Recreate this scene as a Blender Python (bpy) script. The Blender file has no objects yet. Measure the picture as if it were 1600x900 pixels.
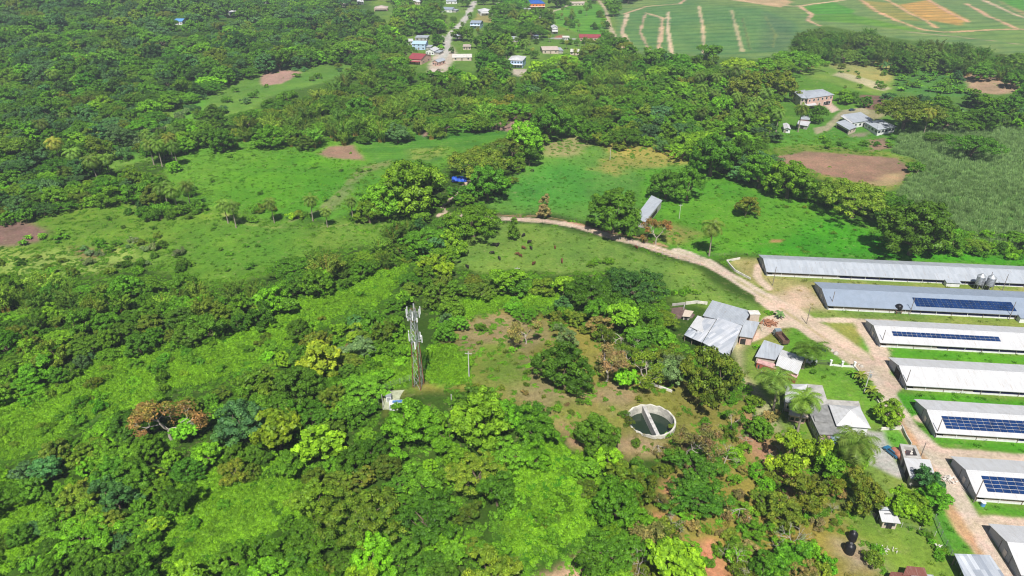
import bpy, math, random
import numpy as np
from mathutils import Vector, Matrix
R = math.radians
HAZE = True
random.seed(7)
rs = np.random.RandomState(11)
S = bpy.context.scene
C = S.collection

# ------------------------------------------------------------------ camera geometry (drone at 120 m, tilted 29 deg down)
FPX, TH, H = 1081.0, R(29), 120.0
cT, sT = math.cos(TH), math.sin(TH)

# ------------------------------------------------------------------ value noise
_tab = rs.rand(256, 256)
def vn(x, y, s):
    x = np.asarray(x, float)/s+37.3; y = np.asarray(y, float)/s+91.7
    xi = np.floor(x).astype(int); yi = np.floor(y).astype(int)
    fx = x-xi; fy = y-yi
    fx = fx*fx*(3-2*fx); fy = fy*fy*(3-2*fy)
    a = _tab[xi & 255, yi & 255]; b = _tab[(xi+1) & 255, yi & 255]
    c = _tab[xi & 255, (yi+1) & 255]; d = _tab[(xi+1) & 255, (yi+1) & 255]
    return (a*(1-fx)+b*fx)*(1-fy)+(c*(1-fx)+d*fx)*fy
def fbm(x, y, s, o=4):
    v = 0; a = .5; t = 0
    for k in range(o):
        v = v+a*vn(x+k*17.1, y-k*9.7, s); t += a; a *= .5; s *= .5
    return v/t-.5
def sstep(x, a, b):
    t = np.clip((np.asarray(x, float)-a)/(b-a), 0, 1); return t*t*(3-2*t)

def hgt(x, y):
    x = np.asarray(x, float); y = np.asarray(y, float)
    h = 9*np.exp(-(((x-2)/48)**2+((y-146)/38)**2))
    h = h+26*sstep(-x, 200, 700)*sstep(y, 380, 800)
    h = h+9*sstep(y, 620, 1000)*sstep(x, 60, 300)
    farm = np.exp(-(((x-135)/95)**4+((y-160)/95)**4))
    h = h+(5*fbm(x, y, 160, 3)*sstep(y, 200, 400)+3.2*fbm(x, y, 45, 3)*(1-sstep(y, 500, 800)*.6))*(1-farm)
    return h
def ray(px, py):
    u = (px-800)/FPX; v = (450-py)/FPX
    return u, cT+v*sT, -sT+v*cT
def P(px, py, dz=0.0):                     # where a photo pixel meets the ground (raised by dz)
    dx, dy, dd = ray(px, py); z = 0.0
    for _ in range(14):
        t = (z-H)/dd
        z += .85*(float(hgt(dx*t, dy*t))+dz-z)
    t = (z-H)/dd
    return Vector((dx*t, dy*t, z))
def PZ(px, py, z):                         # at absolute height z
    dx, dy, dd = ray(px, py); t = (z-H)/dd
    return Vector((dx*t, dy*t, z))
def proj(x, y, z):
    x = np.asarray(x, float); y = np.asarray(y, float); z = np.asarray(z, float)-H
    f = y*cT-z*sT; u = y*sT+z*cT
    f = np.maximum(f, 1e-3)
    return 800+FPX*x/f, 450-FPX*u/f, f
def inpoly(px, py, poly):
    px = np.asarray(px, float); py = np.asarray(py, float); r = np.zeros(px.shape, bool); n = len(poly)
    for i in range(n):
        x0, y0 = poly[i]; x1, y1 = poly[(i+1) % n]
        if y0 == y1: continue
        c = ((y0 > py) != (y1 > py)) & (px < (x1-x0)*(py-y0)/(y1-y0)+x0)
        r ^= c
    return r
def sdist(x, y, poly, closed=True):        # signed distance, positive inside
    d = np.full(x.shape, 1e9); n = len(poly)
    for i in range(n if closed else n-1):
        ax, ay = poly[i]; bx, by = poly[(i+1) % n]
        ex, ey = bx-ax, by-ay; L = ex*ex+ey*ey+1e-9
        t = np.clip(((x-ax)*ex+(y-ay)*ey)/L, 0, 1)
        d = np.minimum(d, (x-ax-t*ex)**2+(y-ay-t*ey)**2)
    d = np.sqrt(d)
    if closed:
        d = np.where(inpoly(x, y, poly), d, -d)
    return d

# ------------------------------------------------------------------ mesh builder
class MB:
    def __init__(s): s.v = []; s.f = []; s.uv = []; s.m = []; s.sm = []
    def face(s, pts, uv=None, m=0, smooth=False):
        i = len(s.v); s.v += [tuple(p) for p in pts]; s.f.append(tuple(range(i, i+len(pts))))
        s.uv += list(uv) if uv else [(p[0], p[1]) for p in pts]; s.m.append(m); s.sm.append(smooth)
    def hexa(s, b, t, m=0):                # b, t: four bottom, four top corners (ccw seen from above)
        s.face([b[3], b[2], b[1], b[0]], m=m); s.face(t, m=m)
        for i in range(4):
            j = (i+1) % 4
            L = (Vector(b[j])-Vector(b[i])).length; h0 = b[i][2]; h1 = t[i][2]
            s.face([b[i], b[j], t[j], t[i]], [(0, b[i][2]), (L, b[j][2]), (L, t[j][2]), (0, t[i][2])], m)
    def box(s, c, d, m=0, rz=0):
        x, y, z = c; a, b, h = d[0]/2, d[1]/2, d[2]
        co, si = math.cos(rz), math.sin(rz)
        q = [(x+co*i*a-si*j*b, y+si*i*a+co*j*b) for i, j in ((-1, -1), (1, -1), (1, 1), (-1, 1))]
        s.hexa([(p[0], p[1], z) for p in q], [(p[0], p[1], z+h) for p in q], m)
    def prism(s, poly, z0, z1, m=0):
        n = len(poly)
        s.face([(p[0], p[1], z1) for p in poly], m=m); s.face([(p[0], p[1], z0) for p in reversed(poly)], m=m)
        for i in range(n):
            a = poly[i]; b = poly[(i+1) % n]; L = math.hypot(b[0]-a[0], b[1]-a[1])
            s.face([(a[0], a[1], z0), (b[0], b[1], z0), (b[0], b[1], z1), (a[0], a[1], z1)], [(0, z0), (L, z0), (L, z1), (0, z1)], m)
    def tube(s, p, r, n=6, m=0, cap=True):
        p = [Vector(q) for q in p]; rings = []
        for i, q in enumerate(p):
            d = (p[min(i+1, len(p)-1)]-p[max(i-1, 0)]).normalized()
            a = d.cross(Vector((.31, .12, .94)) if abs(d.z) < .9 else Vector((1, .1, 0))).normalized(); b = d.cross(a)
            rr = r[i] if hasattr(r, '__len__') else r
            rings.append([q+(a*math.cos(2*math.pi*k/n)+b*math.sin(2*math.pi*k/n))*rr for k in range(n)])
        i0 = len(s.v)
        for g in rings: s.v += [tuple(q) for q in g]
        for i in range(len(p)-1):
            for k in range(n):
                a = i0+i*n+k; b = i0+i*n+(k+1) % n
                s.f.append((a, b, b+n, a+n)); s.uv += [(k/n, i), ((k+1)/n, i), ((k+1)/n, i+1), (k/n, i+1)]; s.m.append(m); s.sm.append(n > 5)
        if cap:
            s.face([tuple(q) for q in reversed(rings[0])], m=m); s.face([tuple(q) for q in rings[-1]], m=m)
    def slab(s, pts, th, uvs=None, m=0):   # a roof sheet with thickness, pts are the top corners ccw
        pts = [Vector(p) for p in pts]; n = len(pts)
        if uvs is None:
            o = pts[0]; e = (pts[1]-pts[0]).normalized(); nn = (pts[1]-pts[0]).cross(pts[-1]-pts[0]).normalized(); g = nn.cross(e)
            uvs = [((p-o).dot(e), (p-o).dot(g)) for p in pts]
        s.face(pts, uvs, m)
        low = [p-Vector((0, 0, th)) for p in pts]
        s.face(list(reversed(low)), list(reversed(uvs)), m)
        for i in range(n):
            j = (i+1) % n; s.face([low[i], low[j], pts[j], pts[i]], [(0, 0), (1, 0), (1, .1), (0, .1)], m)
    def mesh(s, name, mats):
        me = bpy.data.meshes.new(name); me.from_pydata(s.v, [], s.f)
        u = me.uv_layers.new(name='UVMap'); u.data.foreach_set('uv', np.array(s.uv, np.float32).ravel())
        me.polygons.foreach_set('material_index', s.m); me.polygons.foreach_set('use_smooth', s.sm)
        for q in (mats if isinstance(mats, (list, tuple)) else [mats]): me.materials.append(q)
        me.update(); return me

def link(name, me, parent=None, label=None):
    o = bpy.data.objects.new(name, me); C.objects.link(o); o.parent = parent
    if label: o['label'] = label
    return o
def part(name, mb, mat, parent, label=None): return link(name, mb.mesh(name, mat), parent, label)
def tag(o, label=None, cat=None, group=None, kind=None):
    if label: o['label'] = label
    if cat: o['category'] = cat
    if group: o['group'] = group
    if kind: o['kind'] = kind
    return o
def thing(name, label, cat, loc=(0, 0, 0), rz=0, group=None):
    o = bpy.data.objects.new(name, None); C.objects.link(o); o.location = loc; o.rotation_euler = (0, 0, rz); o.empty_display_size = .2
    return tag(o, label, cat, group)
def dup(root, loc, rz=0, label=None, sc=None):
    r = root.copy(); C.objects.link(r); r.location = loc; r.rotation_euler = (0, 0, rz)
    if sc is not None: r.scale = sc if hasattr(sc, '__len__') else (sc,)*3
    if label: r['label'] = label
    for ch in list(root.children):
        c = ch.copy(); C.objects.link(c); c.parent = r
        for g in list(ch.children):
            e = g.copy(); C.objects.link(e); e.parent = c
    return r

# ------------------------------------------------------------------ materials
def srgb(r, g, b):
    f = lambda c: (c/255/12.92) if c <= 10 else ((c/255+.055)/1.055)**2.4
    return (f(r), f(g), f(b))
def newmat(name):
    m = bpy.data.materials.new(name); m.use_nodes = True; nt = m.node_tree; nt.nodes.clear()
    out = nt.nodes.new('ShaderNodeOutputMaterial')
    return m, nt, out
def N(nt, t, **k):
    n = nt.nodes.new(t)
    for a, b in k.items():
        if a.startswith('i_'):
            n.inputs[a[2:].replace('_', ' ')].default_value = b
        else: setattr(n, a, b)
    return n
def mixrgb(nt, mode, fac, a, b):
    n = nt.nodes.new('ShaderNodeMix'); n.data_type = 'RGBA'; n.blend_type = mode; n.clamp_factor = True
    for s, v in ((n.inputs[0], fac), (n.inputs[6], a), (n.inputs[7], b)):
        if isinstance(v, bpy.types.NodeSocket): nt.links.new(v, s)
        elif isinstance(v, tuple): s.default_value = tuple(v[:3])+(1,)
        else: s.default_value = v
    return n.outputs[2]
def maprange(nt, v, a, b, c, d):
    n = nt.nodes.new('ShaderNodeMapRange'); nt.links.new(v, n.inputs[0])
    for i, q in enumerate((a, b, c, d)): n.inputs[i+1].default_value = q
    return n.outputs[0]
def noise(nt, coord, scale, detail=3, rough=.6):
    n = N(nt, 'ShaderNodeTexNoise'); n.inputs['Scale'].default_value = scale; n.inputs['Detail'].default_value = detail; n.inputs['Roughness'].default_value = rough
    nt.links.new(coord, n.inputs['Vector']); return n.outputs['Fac']
def plain(name, col, rough=.8, var=.15, scale=1.2, metal=0, bump=0, spec=.3):
    m, nt, out = newmat(name)
    b = N(nt, 'ShaderNodeBsdfPrincipled'); b.inputs['Roughness'].default_value = rough; b.inputs['Metallic'].default_value = metal
    b.inputs['Specular IOR Level'].default_value = spec
    g = N(nt, 'ShaderNodeNewGeometry')
    f = noise(nt, g.outputs['Position'], scale, 5, .65)
    v = maprange(nt, f, .3, .7, 1-var, 1+var)
    cc = mixrgb(nt, 'MULTIPLY', 1.0, tuple(col), (1, 1, 1))
    mm = N(nt, 'ShaderNodeVectorMath', operation='SCALE'); nt.links.new(cc, mm.inputs[0]); nt.links.new(v, mm.inputs['Scale'])
    nt.links.new(mm.outputs[0], b.inputs['Base Color'])
    if bump:
        bp = N(nt, 'ShaderNodeBump'); bp.inputs['Distance'].default_value = bump; nt.links.new(noise(nt, g.outputs['Position'], scale*4, 4), bp.inputs['Height']); nt.links.new(bp.outputs[0], b.inputs['Normal'])
    nt.links.new(b.outputs[0], out.inputs[0]); return m
def metal_sheet(name, col, col2, rust=0.0, rustcol=(.2, .07, .03), rough=.5, streak=.5):
    # corrugated sheet: seams and wear run up the slope (v), sheets side by side along u
    m, nt, out = newmat(name)
    b = N(nt, 'ShaderNodeBsdfPrincipled'); b.inputs['Roughness'].default_value = rough; b.inputs['Specular IOR Level'].default_value = .35
    uv = N(nt, 'ShaderNodeUVMap'); sep = N(nt, 'ShaderNodeSeparateXYZ'); nt.links.new(uv.outputs[0], sep.inputs[0])
    fl = N(nt, 'ShaderNodeMath', operation='SNAP'); fl.inputs[1].default_value = .85; nt.links.new(sep.outputs[0], fl.inputs[0])
    fv = N(nt, 'ShaderNodeMath', operation='SNAP'); fv.inputs[1].default_value = 3.1; nt.links.new(sep.outputs[1], fv.inputs[0])
    cb = N(nt, 'ShaderNodeCombineXYZ'); nt.links.new(fl.outputs[0], cb.inputs[0]); nt.links.new(fv.outputs[0], cb.inputs[1])
    wn = N(nt, 'ShaderNodeTexWhiteNoise'); wn.noise_dimensions = '3D'; nt.links.new(cb.outputs[0], wn.inputs['Vector'])
    mp = N(nt, 'ShaderNodeMapping'); mp.inputs['Scale'].default_value = (2.2, .22, 1); nt.links.new(uv.outputs[0], mp.inputs[0])
    st = noise(nt, mp.outputs[0], 1.0, 5, .7)
    g = N(nt, 'ShaderNodeNewGeometry'); big = noise(nt, g.outputs['Position'], .35, 4, .6)
    f1 = maprange(nt, wn.outputs[0], 0, 1, 0, streak)
    c = mixrgb(nt, 'MIX', f1, tuple(col), tuple(col2))
    c = mixrgb(nt, 'MIX', maprange(nt, st, .45, .75, 0, .45*streak+.1), c, tuple(col2))
    c = mixrgb(nt, 'MULTIPLY', maprange(nt, big, .35, .65, 0, .35), c, (.82, .8, .76))
    if rust > 0:
        c = mixrgb(nt, 'MIX', maprange(nt, st, .62-rust*.35, .75-rust*.35, 0, .85), c, tuple(rustcol))
    nt.links.new(c, b.inputs['Base Color'])
    wv = N(nt, 'ShaderNodeMath', operation='SINE'); ml = N(nt, 'ShaderNodeMath', operation='MULTIPLY'); ml.inputs[1].default_value = 2*math.pi/.42
    nt.links.new(sep.outputs[0], ml.inputs[0]); nt.links.new(ml.outputs[0], wv.inputs[0])
    bp = N(nt, 'ShaderNodeBump'); bp.inputs['Distance'].default_value = .035; bp.inputs['Strength'].default_value = .6; nt.links.new(wv.outputs[0], bp.inputs['Height']); nt.links.new(bp.outputs[0], b.inputs['Normal'])
    nt.links.new(b.outputs[0], out.inputs[0]); return m
def leafmat(name, default=(.08, .2, .02), trans=.2, gloss=.012):
    m, nt, out = newmat(name)
    a = N(nt, 'ShaderNodeAttribute'); a.attribute_type = 'INSTANCER'; a.attribute_name = 'tint'
    lv = N(nt, 'ShaderNodeAttribute'); lv.attribute_type = 'GEOMETRY'; lv.attribute_name = 'lv'
    oi = N(nt, 'ShaderNodeObjectInfo')
    yc = mixrgb(nt, 'MIX', maprange(nt, lv.outputs['Fac'], .9, 1.7, 0, .75), (1, 1, 1), (1.35, 1.1, .8))
    tc0 = N(nt, 'ShaderNodeTexCoord'); hn = noise(nt, tc0.outputs['Object'], .55, 2, .5)
    gcol = mixrgb(nt, 'MIX', maprange(nt, hn, .42, .66, 0, .62), a.outputs['Color'], mixrgb(nt, 'MIX', .72, a.outputs['Color'], (.10, .25, .02)))
    c = mixrgb(nt, 'MULTIPLY', 1.0, gcol, yc)
    sc = N(nt, 'ShaderNodeVectorMath', operation='SCALE'); nt.links.new(c, sc.inputs[0]); nt.links.new(lv.outputs['Fac'], sc.inputs['Scale'])
    d = N(nt, 'ShaderNodeBsdfDiffuse'); t = N(nt, 'ShaderNodeBsdfTranslucent'); g = N(nt, 'ShaderNodeBsdfGlossy'); g.inputs['Roughness'].default_value = .45
    nt.links.new(sc.outputs[0], d.inputs[0])
    tc = mixrgb(nt, 'MULTIPLY', 1.0, sc.outputs[0], (1.3, 1.25, .5)); nt.links.new(tc, t.inputs[0])
    m1 = N(nt, 'ShaderNodeMixShader'); m1.inputs[0].default_value = trans; nt.links.new(d.outputs[0], m1.inputs[1]); nt.links.new(t.outputs[0], m1.inputs[2])
    m2 = N(nt, 'ShaderNodeMixShader'); m2.inputs[0].default_value = gloss; nt.links.new(m1.outputs[0], m2.inputs[1]); nt.links.new(g.outputs[0], m2.inputs[2])
    nt.links.new(m2.outputs[0], out.inputs[0]); return m
LEAF = leafmat('leaf')
BARK = plain('bark', (.16, .12, .085), .9, .3, 2)
BARKP = plain('bark_pale', (.36, .32, .27), .9, .25, 2)
CULM = plain('bamboo_culm', (.42, .3, .06), .6, .35, 1)
PALMBARK = plain('palm_bark', (.27, .23, .18), .9, .25, 3)
WHITE_R = metal_sheet('white_sheet', (.55, .555, .57), (.45, .45, .45), streak=.45, rust=.16, rustcol=(.40, .35, .30))
PALE_R = metal_sheet('pale_grey_sheet', (.41, .44, .48), (.31, .34, .38), streak=.7, rust=.14, rustcol=(.28, .24, .21))
BLUE_R = metal_sheet('blue_grey_sheet', (.27, .32, .40), (.22, .27, .34), streak=.4)
BARN_R = metal_sheet('barn_white_sheet', (.57, .58, .61), (.30, .33, .38), streak=.9)
GABLE = metal_sheet('gable_sheet', (.30, .35, .41), (.25, .29, .35), streak=.5)
RUST_R = metal_sheet('rusty_sheet', (.3, .2, .17), (.2, .09, .06), rust=.8, rustcol=(.16, .05, .035))
STREAK_R = metal_sheet('weathered_sheet', (.55, .58, .62), (.22, .25, .3), streak=1.0)
RED_R = metal_sheet('red_sheet', (.32, .06, .07), (.22, .05, .06), streak=.6)
BLUEPAINT_R = metal_sheet('blue_painted_sheet', (.02, .10, .42), (.03, .12, .35), streak=.4)
CONC = plain('concrete', (.36, .345, .32), .9, .3, .6, bump=.02)
CONCD = plain('dark_concrete', (.22, .22, .215), .9, .4, .5, bump=.02)
CONCW = plain('pale_concrete', (.58, .55, .5), .9, .3, .7, bump=.02)
WALLW = plain('white_wall', (.66, .66, .65), .85, .12, .8)
WALLP = plain('pink_wall', (.55, .36, .3), .85, .15, .8)
WALLB = plain('beige_wall', (.5, .42, .34), .85, .15, .8)
WALLBL = plain('pale_blue_wall', (.4, .52, .68), .85, .15, .8)
WALLO = plain('orange_wall', (.6, .2, .05), .85, .1, .8)
WALLR = plain('red_wall', (.33, .09, .06), .85, .3, .9)
GLASS = plain('window_glass', (.03, .04, .055), .12, .1, 3, spec=.6)
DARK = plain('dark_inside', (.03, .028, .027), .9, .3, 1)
CURT = plain('blue_curtain', (.012, .012, .07), .6, .3, .7)
WOOD = plain('weathered_wood', (.2, .16, .12), .85, .3, 2)
STEEL = plain('galvanised_steel', (.45, .47, .49), .45, .15, 2, metal=.5)
STEELD = plain('dark_steel', (.12, .12, .125), .5, .2, 2, metal=.4)
RUSTM = plain('rusted_steel', (.22, .085, .05), .8, .4, .8)
BLACKP = plain('black_plastic', (.012, .012, .014), .4, .2, 2)
POLE = plain('pole_timber', (.2, .17, .15), .9, .2, 2)
POLEC = plain('pole_concrete', (.5, .49, .46), .9, .15, 2)
WHITEP = plain('white_paint', (.72, .72, .72), .5, .06, 2)
BLUET = plain('blue_tarpaulin', (.01, .07, .42), .5, .15, .8, bump=.1)
RUBBER = plain('rubber', (.02, .02, .02), .8, .2, 3)
HIDEB = plain('black_hide', (.025, .02, .018), .7, .3, 3)
HIDEBR = plain('brown_hide', (.13, .05, .025), .7, .3, 3)
SOLAR = plain('solar_cell', (.007, .03, .11), .3, .4, .5, spec=.3)
SOIL = plain('soil_heap', (.3, .14, .08), .95, .4, 1.5, bump=.1)
STONE = plain('stone', (.42, .38, .33), .9, .3, 2)

# ------------------------------------------------------------------ crowns and other plant meshes (shared templates)
def leafmesh(name, pos, nor, size, lv, asp=1.5, extra=None, mats=None, drop=0.0):
    n = len(pos)
    r = rs.normal(size=(n, 3)); t = np.cross(nor, r); t /= np.linalg.norm(t, axis=1)[:, None]+1e-9
    b = np.cross(nor, t)
    sz = size[:, None]
    a = pos+t*sz*asp*.5; c = pos-t*sz*asp*.5
    p1 = pos+b*sz*.5+t*sz*.12*asp-nor*sz*drop; p2 = pos-b*sz*.5+t*sz*.12*asp-nor*sz*drop
    V = np.stack([a, p1, c, p2], 1).reshape(-1, 3)
    nv = n*4; ev, ef, em = ([], [], [])
    if extra: ev, ef, em = extra.v, extra.f, extra.m
    me = bpy.data.meshes.new(name)
    EV = np.array(ev, float).reshape(-1, 3)
    F = [tuple(range(4*i, 4*i+4)) for i in range(n)]+[tuple(q+nv for q in f) for f in ef]
    me.from_pydata(np.concatenate([V, EV]).tolist(), [], F)
    at = me.attributes.new('lv', 'FLOAT', 'FACE')
    at.data.foreach_set('value', np.concatenate([lv, np.ones(len(ef))]).astype(np.float32))
    for q in (mats or [LEAF]): me.materials.append(q)
    me.polygons.foreach_set('material_index', np.array([0]*n+[1]*len(ef), np.int32))
    me.update(); return me
def rdir(n):
    d = rs.normal(size=(n, 3)); return d/np.linalg.norm(d, axis=1)[:, None]
def clumps(centers, radii, per, leaf, squash=.8, jit=.38, up=.15, lvs=.16, clv=.13):
    """leaf positions spread over the surface of many small rounded clumps"""
    k = len(centers); c = np.repeat(centers, per, 0); r = np.repeat(radii, per)
    d = rdir(k*per); d[:, 2] = np.abs(d[:, 2])*np.where(rs.rand(k*per) < .8, 1, -1)
    pos = c+d*r[:, None]*rs.uniform(.6, 1.08, k*per)[:, None]*np.array([1, 1, squash])
    nor = d+rs.normal(size=d.shape)*jit+np.array([0, 0, up]); nor /= np.linalg.norm(nor, axis=1)[:, None]
    lv = np.repeat(1+rs.normal(size=k)*clv, per)*(1+rs.normal(size=k*per)*lvs)
    return pos, nor, leaf*rs.uniform(.65, 1.35, k*per), np.clip(lv, .45, 1.8)
def lobes_surface(lobes, n, low=-.35, fill=.18):
    L = np.array(lobes); w = (L[:, 3]*L[:, 4]+L[:, 3]*L[:, 5])
    out = []
    while len(out) < n:
        i = rs.choice(len(L), p=w/w.sum()); d = rdir(1)[0]
        if d[2] < low: continue
        q = 1 if rs.rand() > fill else rs.uniform(.3, .9)
        p = L[i, :3]+d*L[i, 3:]*q*rs.uniform(.9, 1.06)
        inside = False
        for j in range(len(L)):
            if j != i and (((p-L[j, :3])/L[j, 3:])**2).sum() < .62: inside = True; break
        if inside and q == 1 : continue
        out.append(p)
    return np.array(out)
def limb(mb, a, b, r0, r1, n=5, bend=.15, k=3):
    a = Vector(a); b = Vector(b); L = (b-a).length; pts = []
    off = Vector(rs.normal(size=3))*L*bend*.5
    for i in range(k+1):
        t = i/k; pts.append(a.lerp(b, t)+off*math.sin(t*math.pi))
    mb.tube(pts, [r0+(r1-r0)*i/k for i in range(k+1)], n)
def tree_template(kind, idx):
    """returns crown mesh, trunk MB; unit metres, base at z=0"""
    tr = MB(); U = rs.uniform
    if kind == 'round':                    # mango-like dense dome built of separate bulges
        R0 = 4.6; lob = [(0, 0, 4.2, 3.0, 3.0, 2.6)]
        for k in range(8):
            a = k*2*math.pi/8+U(-.35, .35); q = U(1.6, 2.7); lob.append((q*math.cos(a), q*math.sin(a), U(1.9, 4.4), U(1.5, 2.4), U(1.5, 2.4), U(1.3, 2.0)))
        for k in range(3): lob.append((U(-1.4, 1.4), U(-1.4, 1.4), U(5, 6.2), 1.5, 1.5, 1.3))
        c = lobes_surface(lob, 120, low=-.5); a = clumps(c, U(.4, .85, len(c)), 120, .215)
        hb, tz, tr0 = 1.5, 4, .34
    elif kind == 'wide':                   # spreading flat-topped shade tree with fine leaves
        lob = []
        for k in range(13):
            an = k*2.399+U(-.2, .2); q = 5.3*math.sqrt((k+.5)/13); lob.append((q*math.cos(an), q*math.sin(an), 4.7-q*q*.055+U(-.5, .5), U(1.6, 2.4), U(1.6, 2.4), U(.8, 1.2)))
        c = lobes_surface(lob, 150, low=-.3); a = clumps(c, U(.45, .95, len(c)), 100, .19, squash=.55, up=.5, jit=.4, lvs=.18, clv=.13)
        hb, tz, tr0 = 1.6, 4, .42
    elif kind == 'open':                   # looser, irregular tree, gaps between leafy boughs
        lob = []
        for k in range(8):
            an = k*2.399+U(-.4, .4); q = U(.8, 3.2); lob.append((q*math.cos(an), q*math.sin(an), U(1.7, 6.0), U(1.1, 1.9), U(1.1, 1.9), U(.8, 1.4)))
        c = lobes_surface(lob, 92, low=-.5); a = clumps(c, U(.4, .85, len(c)), 96, .23, jit=.5, lvs=.16, clv=.15)
        hb, tz, tr0 = 1.4, 4.2, .26
    elif kind == 'broad':                  # large pale leaves
        lob = [(0, 0, 3.9, 2.1, 2.1, 2.4)]
        for k in range(7):
            an = k*.9+U(-.3, .3); q = U(1.4, 2.6); lob.append((q*math.cos(an), q*math.sin(an), U(1.8, 5), U(1.2, 1.8), U(1.2, 1.8), U(1.0, 1.7)))
        c = lobes_surface(lob, 84, low=-.5); a = clumps(c, U(.4, .75, len(c)), 62, .34, jit=.5, up=.3, lvs=.16, clv=.15)
        hb, tz, tr0 = 1.5, 4, .26
    elif kind in ('dry', 'bare'):          # thin crown, pale limbs show
        tips = []
        def grow(p, d, L, r, lvl):
            q = p+d*L
            limb(tr, p, q, r, r*.6, 4 if lvl else 6, .14, 2)
            if lvl >= 4: tips.append(q); tips.append(p.lerp(q, .5)); return
            for _ in range(3 if lvl < 2 else 3):
                nd = (d+Vector(rs.normal(size=3))*.62+Vector((0, 0, .05))).normalized(); grow(q, nd, L*U(.68, .9), r*.6, lvl+1)
        grow(Vector((0, 0, -.3)), Vector((U(-.1, .1), U(-.1, .1), 1)).normalized(), 2.1, .2, 0)
        tips = np.array([tuple(t) for t in tips])
        sel = rs.rand(len(tips)) < (.9 if kind == 'dry' else .12); tips = tips[sel]
        a = clumps(tips, U(.3, .8, len(tips)), 36 if kind == 'dry' else 10, .17, jit=.8, clv=.2, lvs=.15)
        me = leafmesh(kind+'_crown', *a); return me, tr, BARKP
    elif kind == 'shrub':
        lob = [(0, 0, .8, 1.0, 1.0, .8)]+[(U(-.9, .9), U(-.9, .9), U(.4, 1.2), U(.5, .9), U(.5, .9), U(.4, .8)) for _ in range(5)]
        c = lobes_surface(lob, 34, low=-.2); a = clumps(c, U(.22, .45, len(c)), 60, .14, jit=.6, clv=.12)
        for k in range(3): limb(tr, (0, 0, 0), (U(-.7, .7), U(-.7, .7), 1.1), .06, .025, 4)
        return leafmesh('shrub_crown', *a), tr, BARK
    elif kind == 'column':
        lob = [(0, 0, 1+k*.75, 1.15-k*.13, 1.15-k*.13, .75) for k in range(6)]
        c = lobes_surface(lob, 46, low=-.6); a = clumps(c, U(.25, .5, len(c)), 70, .17)
        limb(tr, (0, 0, 0), (0, 0, 4.6), .12, .03, 5, .02)
        return leafmesh('column_crown', *a), tr, BARK
    me = leafmesh(kind+'_crown', *a)
    top = Vector((U(-.3, .3), U(-.3, .3), hb)); limb(tr, (0, 0, -.4), top, tr0, tr0*.72, 7, .06)
    L = np.array(lob)
    for l in L[:10]:
        limb(tr, top, (l[0]*.85, l[1]*.85, l[2]-.2), tr0*.42, .05, 5, .2)
    return me, tr, BARK
def bamboo_template():
    tr = MB(); U = rs.uniform; pos = []; nor = []; sz = []; lv = []
    for k in range(46):
        an = U(0, 6.28); q = 1.2*math.sqrt(U()); b = Vector((q*math.cos(an), q*math.sin(an), 0)); Hh = U(6.5, 10.5); out = U(1.2, 3.6)
        d = Vector((math.cos(an), math.sin(an), 0)); pts = []
        for i in range(7):
            t = i/6; pts.append(b+d*out*t**2.4+Vector((0, 0, Hh*(t-.17*t**3))))
        if k % 2 == 0: tr.tube(pts[:6], [.06, .055, .05, .04, .03, .02], 4, cap=False)
        br = 1+rs.normal()*.12
        for j in range(110):
            t = .3+.72*U()**.8; i = min(int(t*6), 5); p = pts[i].lerp(pts[i+1], t*6-i)
            sp = .85*(1.25-t)
            pos.append((p.x+rs.normal()*sp*.6, p.y+rs.normal()*sp*.6, p.z-abs(rs.normal())*.25)); nn = Vector((d.x*.5, d.y*.5, .9))+Vector(rs.normal(size=3))*.6; nor.append(tuple(nn.normalized())); sz.append(U(.12, .22)); lv.append(br*(1+rs.normal()*.12))
    me = leafmesh('bamboo_crown', np.array(pos), np.array(nor), np.array(sz), np.clip(np.array(lv), .4, 1.9), asp=2.8)
    return me, tr, CULM
def palm_template(idx):
    tr = MB(); U = rs.uniform; Hh = 8.0; lean = Vector((U(-.6, .6), U(-.6, .6), 0))
    pts = [lean*(t*t)+Vector((0, 0, Hh*t)) for t in (0, .15, .35, .6, .8, 1)]
    tr.tube(pts, [.26, .19, .16, .14, .13, .15], 7)
    top = pts[-1]; V = []; F = []; lv = []
    for k in range(34):
        an = k*2.399; el = R(75)-R(118)*(k/34)+U(-.12, .12); L = U(3.0, 3.8)*(.85 if k > 28 else 1)
        d = Vector((math.cos(an), math.sin(an), 0)); p = top.copy(); rib = [p.copy()]; e = el
        for i in range(9):
            p = p+(d*math.cos(e)+Vector((0, 0, math.sin(e))))*L/9; e -= .17+.02*i; rib.append(p.copy())
        side = Vector((-d.y, d.x, 0)); old = k > 27
        for i in range(1, 10):
            w = 1.0*math.sin(math.pi*(.12+.8*i/9.5))**.7; dd = (rib[i]-rib[i-1]).normalized()
            for sgn in (-1, 1):
                for q in range(3):
                    a = rib[i-1].lerp(rib[i], q/3); b = rib[i-1].lerp(rib[i], q/3+.33)
                    tip = (a+b)/2+side*sgn*w*U(.85, 1.1)+dd*.35*w+Vector((0, 0, -w*U(.25, .6)))
                    i0 = len(V); V += [tuple(a), tuple(b), tuple(tip)]; F.append((i0, i0+1, i0+2)); lv.append((1.5 if old else 1)*(1+rs.normal()*.12))
    me = bpy.data.meshes.new('palm_crown'); me.from_pydata(V, [], F); me.materials.append(LEAF)
    at = me.attributes.new('lv', 'FLOAT', 'FACE'); at.data.foreach_set('value', np.clip(lv, .4, 1.9)); me.update()
    return me, tr, PALMBARK
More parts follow.
